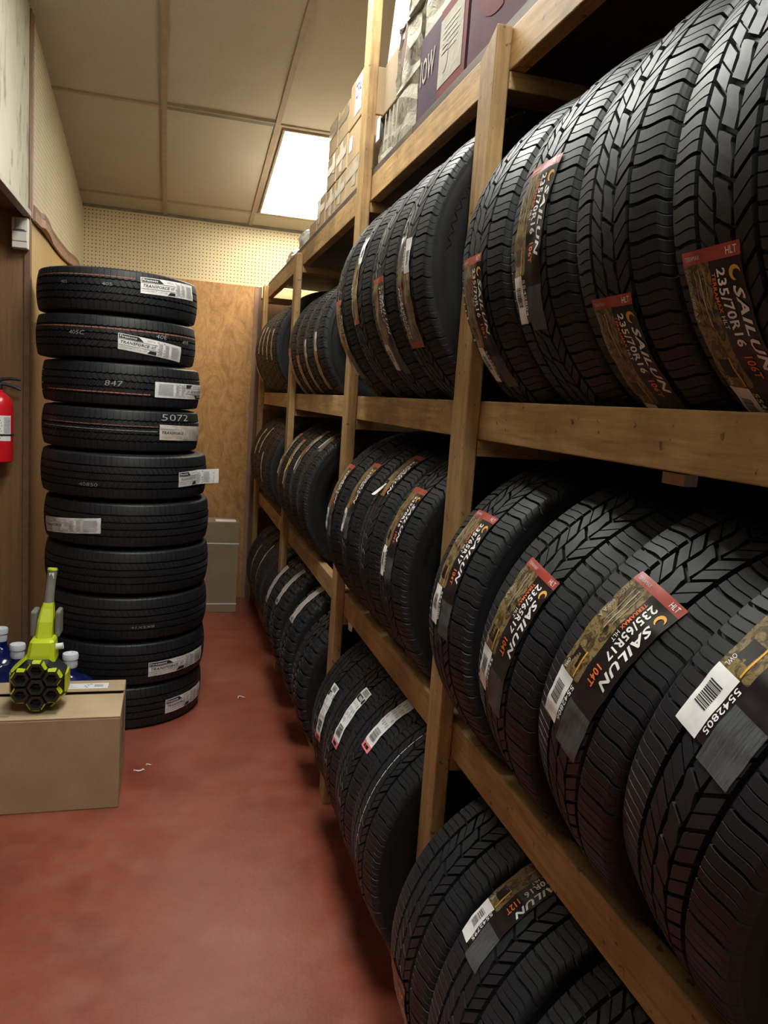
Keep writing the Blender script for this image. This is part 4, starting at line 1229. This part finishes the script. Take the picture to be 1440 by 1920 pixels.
# lime side cheeks around the drum
bm = bmesh.new()
for i in (0, 3, 7, 4):
    a0 = PI / 8 + i * PI / 4 - PI / 4 + .05; a1 = a0 + PI / 4 - .1
    P = lambda r, a, y: (r * math.cos(a), y, HZ + r * math.sin(a))
    quad(bm, [P(.103, a0, .012), P(.103, a1, .012), P(.112, a1, .03), P(.112, a0, .03)]); quad(bm, [P(.112, a0, .03), P(.112, a1, .03), P(.110, a1, .10), P(.110, a0, .10)])
    quad(bm, [P(.103, a0, .012), P(.112, a0, .03), P(.110, a0, .10), P(.099, a0, .10)]); quad(bm, [P(.103, a1, .012), P(.112, a1, .03), P(.110, a1, .10), P(.099, a1, .10)])
mesh_obj('lime_cheek', bm_mesh(bm, 'lime_cheek', M_LIME), e)
# lime body block and tapering neck
def loft(bm, secs):
    rings = []
    for (cx, cy, z, w, d) in secs:
        c_ = min(w, d) * .3
        pts = [(-w + c_, -d), (w - c_, -d), (w, -d + c_), (w, d - c_), (w - c_, d), (-w + c_, d), (-w, d - c_), (-w, -d + c_)]
        rings.append([bm.verts.new((cx + px, cy + py, z)) for px, py in pts])
    for k_ in range(len(rings) - 1):
        for i in range(8): bm.faces.new((rings[k_][i], rings[k_][(i + 1) % 8], rings[k_ + 1][(i + 1) % 8], rings[k_ + 1][i]))
    bm.faces.new(rings[0]); bm.faces.new(rings[-1])
bm = bmesh.new(); loft(bm, [(.004, .075, .190, .054, .055), (.004, .080, .215, .050, .055), (.006, .09, .262, .044, .050), (.006, .10, .270, .038, .045)])
mesh_obj('body', bm_mesh(bm, 'body', M_LIME), e)
bm = bmesh.new(); loft(bm, [(.006, .11, .262, .030, .040), (.008, .13, .33, .028, .034), (.010, .15, .375, .022, .026), (.012, .155, .395, .018, .022)])
mesh_obj('neck', bm_mesh(bm, 'neck', M_LIME), e)
bm = bmesh.new(); add_box(bm, (-.050, .12, .26), (-.026, .20, .365), .008); add_box(bm, (.040, .12, .26), (.060, .20, .365), .008); mesh_obj('battery', bm_mesh(bm, 'battery', M_TGREY), e)
bm = bmesh.new(); add_tube(bm, [(.012, .155, .392), (.014, .165, .44), (.017, .175, .485), (.020, .180, .520)], [.019, .018, .018, .019], 14); mesh_obj('grip', bm_mesh(bm, 'grip', M_TGREY), e)
bm = bmesh.new(); add_tube(bm, [(.020, .180, .520), (.0205, .181, .528)], [.020, .018], 14)
add_box(bm, (.011, .160, .487), (.029, .1635, .512), .001, 1); mesh_obj('end_cap', bm_mesh(bm, 'end_cap', [M_LIME, M_PAPER]), e)
bm = bmesh.new(); add_tube(bm, [(.050, .09, .232), (.078, .09, .236)], [.013, .013], 12); mesh_obj('side_knob', bm_mesh(bm, 'side_knob', M_CAP), e)

# ------------------------------------------------------------------ scraps on the floor
def scrap(x, y, s, label, seed, mat):
    rnd = random.Random(seed); bm = bmesh.new(); n = 7; g_ = []
    for i in range(n):
        a = i / (n - 1) * PI * 1.2
        p = Vector((s * math.cos(a), s * .5 * math.sin(a), .002 + s * .25 * (1 + math.sin(a * 2.3 + seed))))
        w_ = s * .25 * (.5 + rnd.random())
        g_.append((bm.verts.new(p), bm.verts.new(p + Vector((rnd.uniform(-.3, .3) * w_, w_, w_ * .5)))))
    for i in range(n - 1): bm.faces.new((g_[i][0], g_[i + 1][0], g_[i + 1][1], g_[i][1]))
    o = mesh_obj('plastic_scrap', bm_mesh(bm, 'plastic_scrap', mat), None, (x, y, 0)); tag(o, label, 'scrap')
M_SCRAP = plain('clear_plastic_scrap', (.7, .68, .64), .15)
scrap(-.085, 3.30, .022, 'shiny curl of plastic on the floor right of the cardboard box', 1, M_SCRAP)
scrap(-.045, 3.36, .012, 'tiny shiny flake on the floor between box corner and tire stack', 2, M_SCRAP)
scrap(.42, 4.10, .020, 'small pale curl on the floor between the stack and the rack', 3, M_SCRAP)
bm = bmesh.new(); add_box(bm, (-.03, -.02, 0), (.03, .02, .002)); o = mesh_obj('plastic_scrap', bm_mesh(bm, 'plastic_scrap', M_TAPE), None, (-.585, 3.07, .3795)); tag(o, 'bit of clear tape on the cardboard box left of the green tool', 'scrap')

# ------------------------------------------------------------------ camera
yaw, pitch, roll = math.radians(15.7149), math.radians(7.9287), math.radians(-4.0596)
f = Vector((math.sin(yaw) * math.cos(pitch), math.cos(yaw) * math.cos(pitch), -math.sin(pitch)))
r = Vector((math.cos(yaw), -math.sin(yaw), 0)); d = f.cross(r)
right = math.cos(roll) * r + math.sin(roll) * d; down = -math.sin(roll) * r + math.cos(roll) * d
cam = bpy.data.cameras.new('camera'); co = bpy.data.objects.new('camera', cam); COL.objects.link(co)
Mx = Matrix((right, -down, -f)).transposed().to_4x4(); Mx.translation = Vector((0, 0, 1.65))
co.matrix_world = Mx
cam.sensor_fit = 'HORIZONTAL'; cam.sensor_width = 36; cam.lens = 36 * 1455.41 / 1440; cam.clip_start = .02; cam.clip_end = 60
SC.camera = co

w = bpy.data.worlds.new('world'); SC.world = w; w.use_nodes = True
w.node_tree.nodes['Background'].inputs[0].default_value = (.5, .5, .5, 1); w.node_tree.nodes['Background'].inputs[1].default_value = .0
SC.view_settings.view_transform = 'Standard'; SC.view_settings.look = 'None'
SC.view_settings.gamma = 1; SC.view_settings.use_curve_mapping = False
SC.view_settings.exposure = 1.5
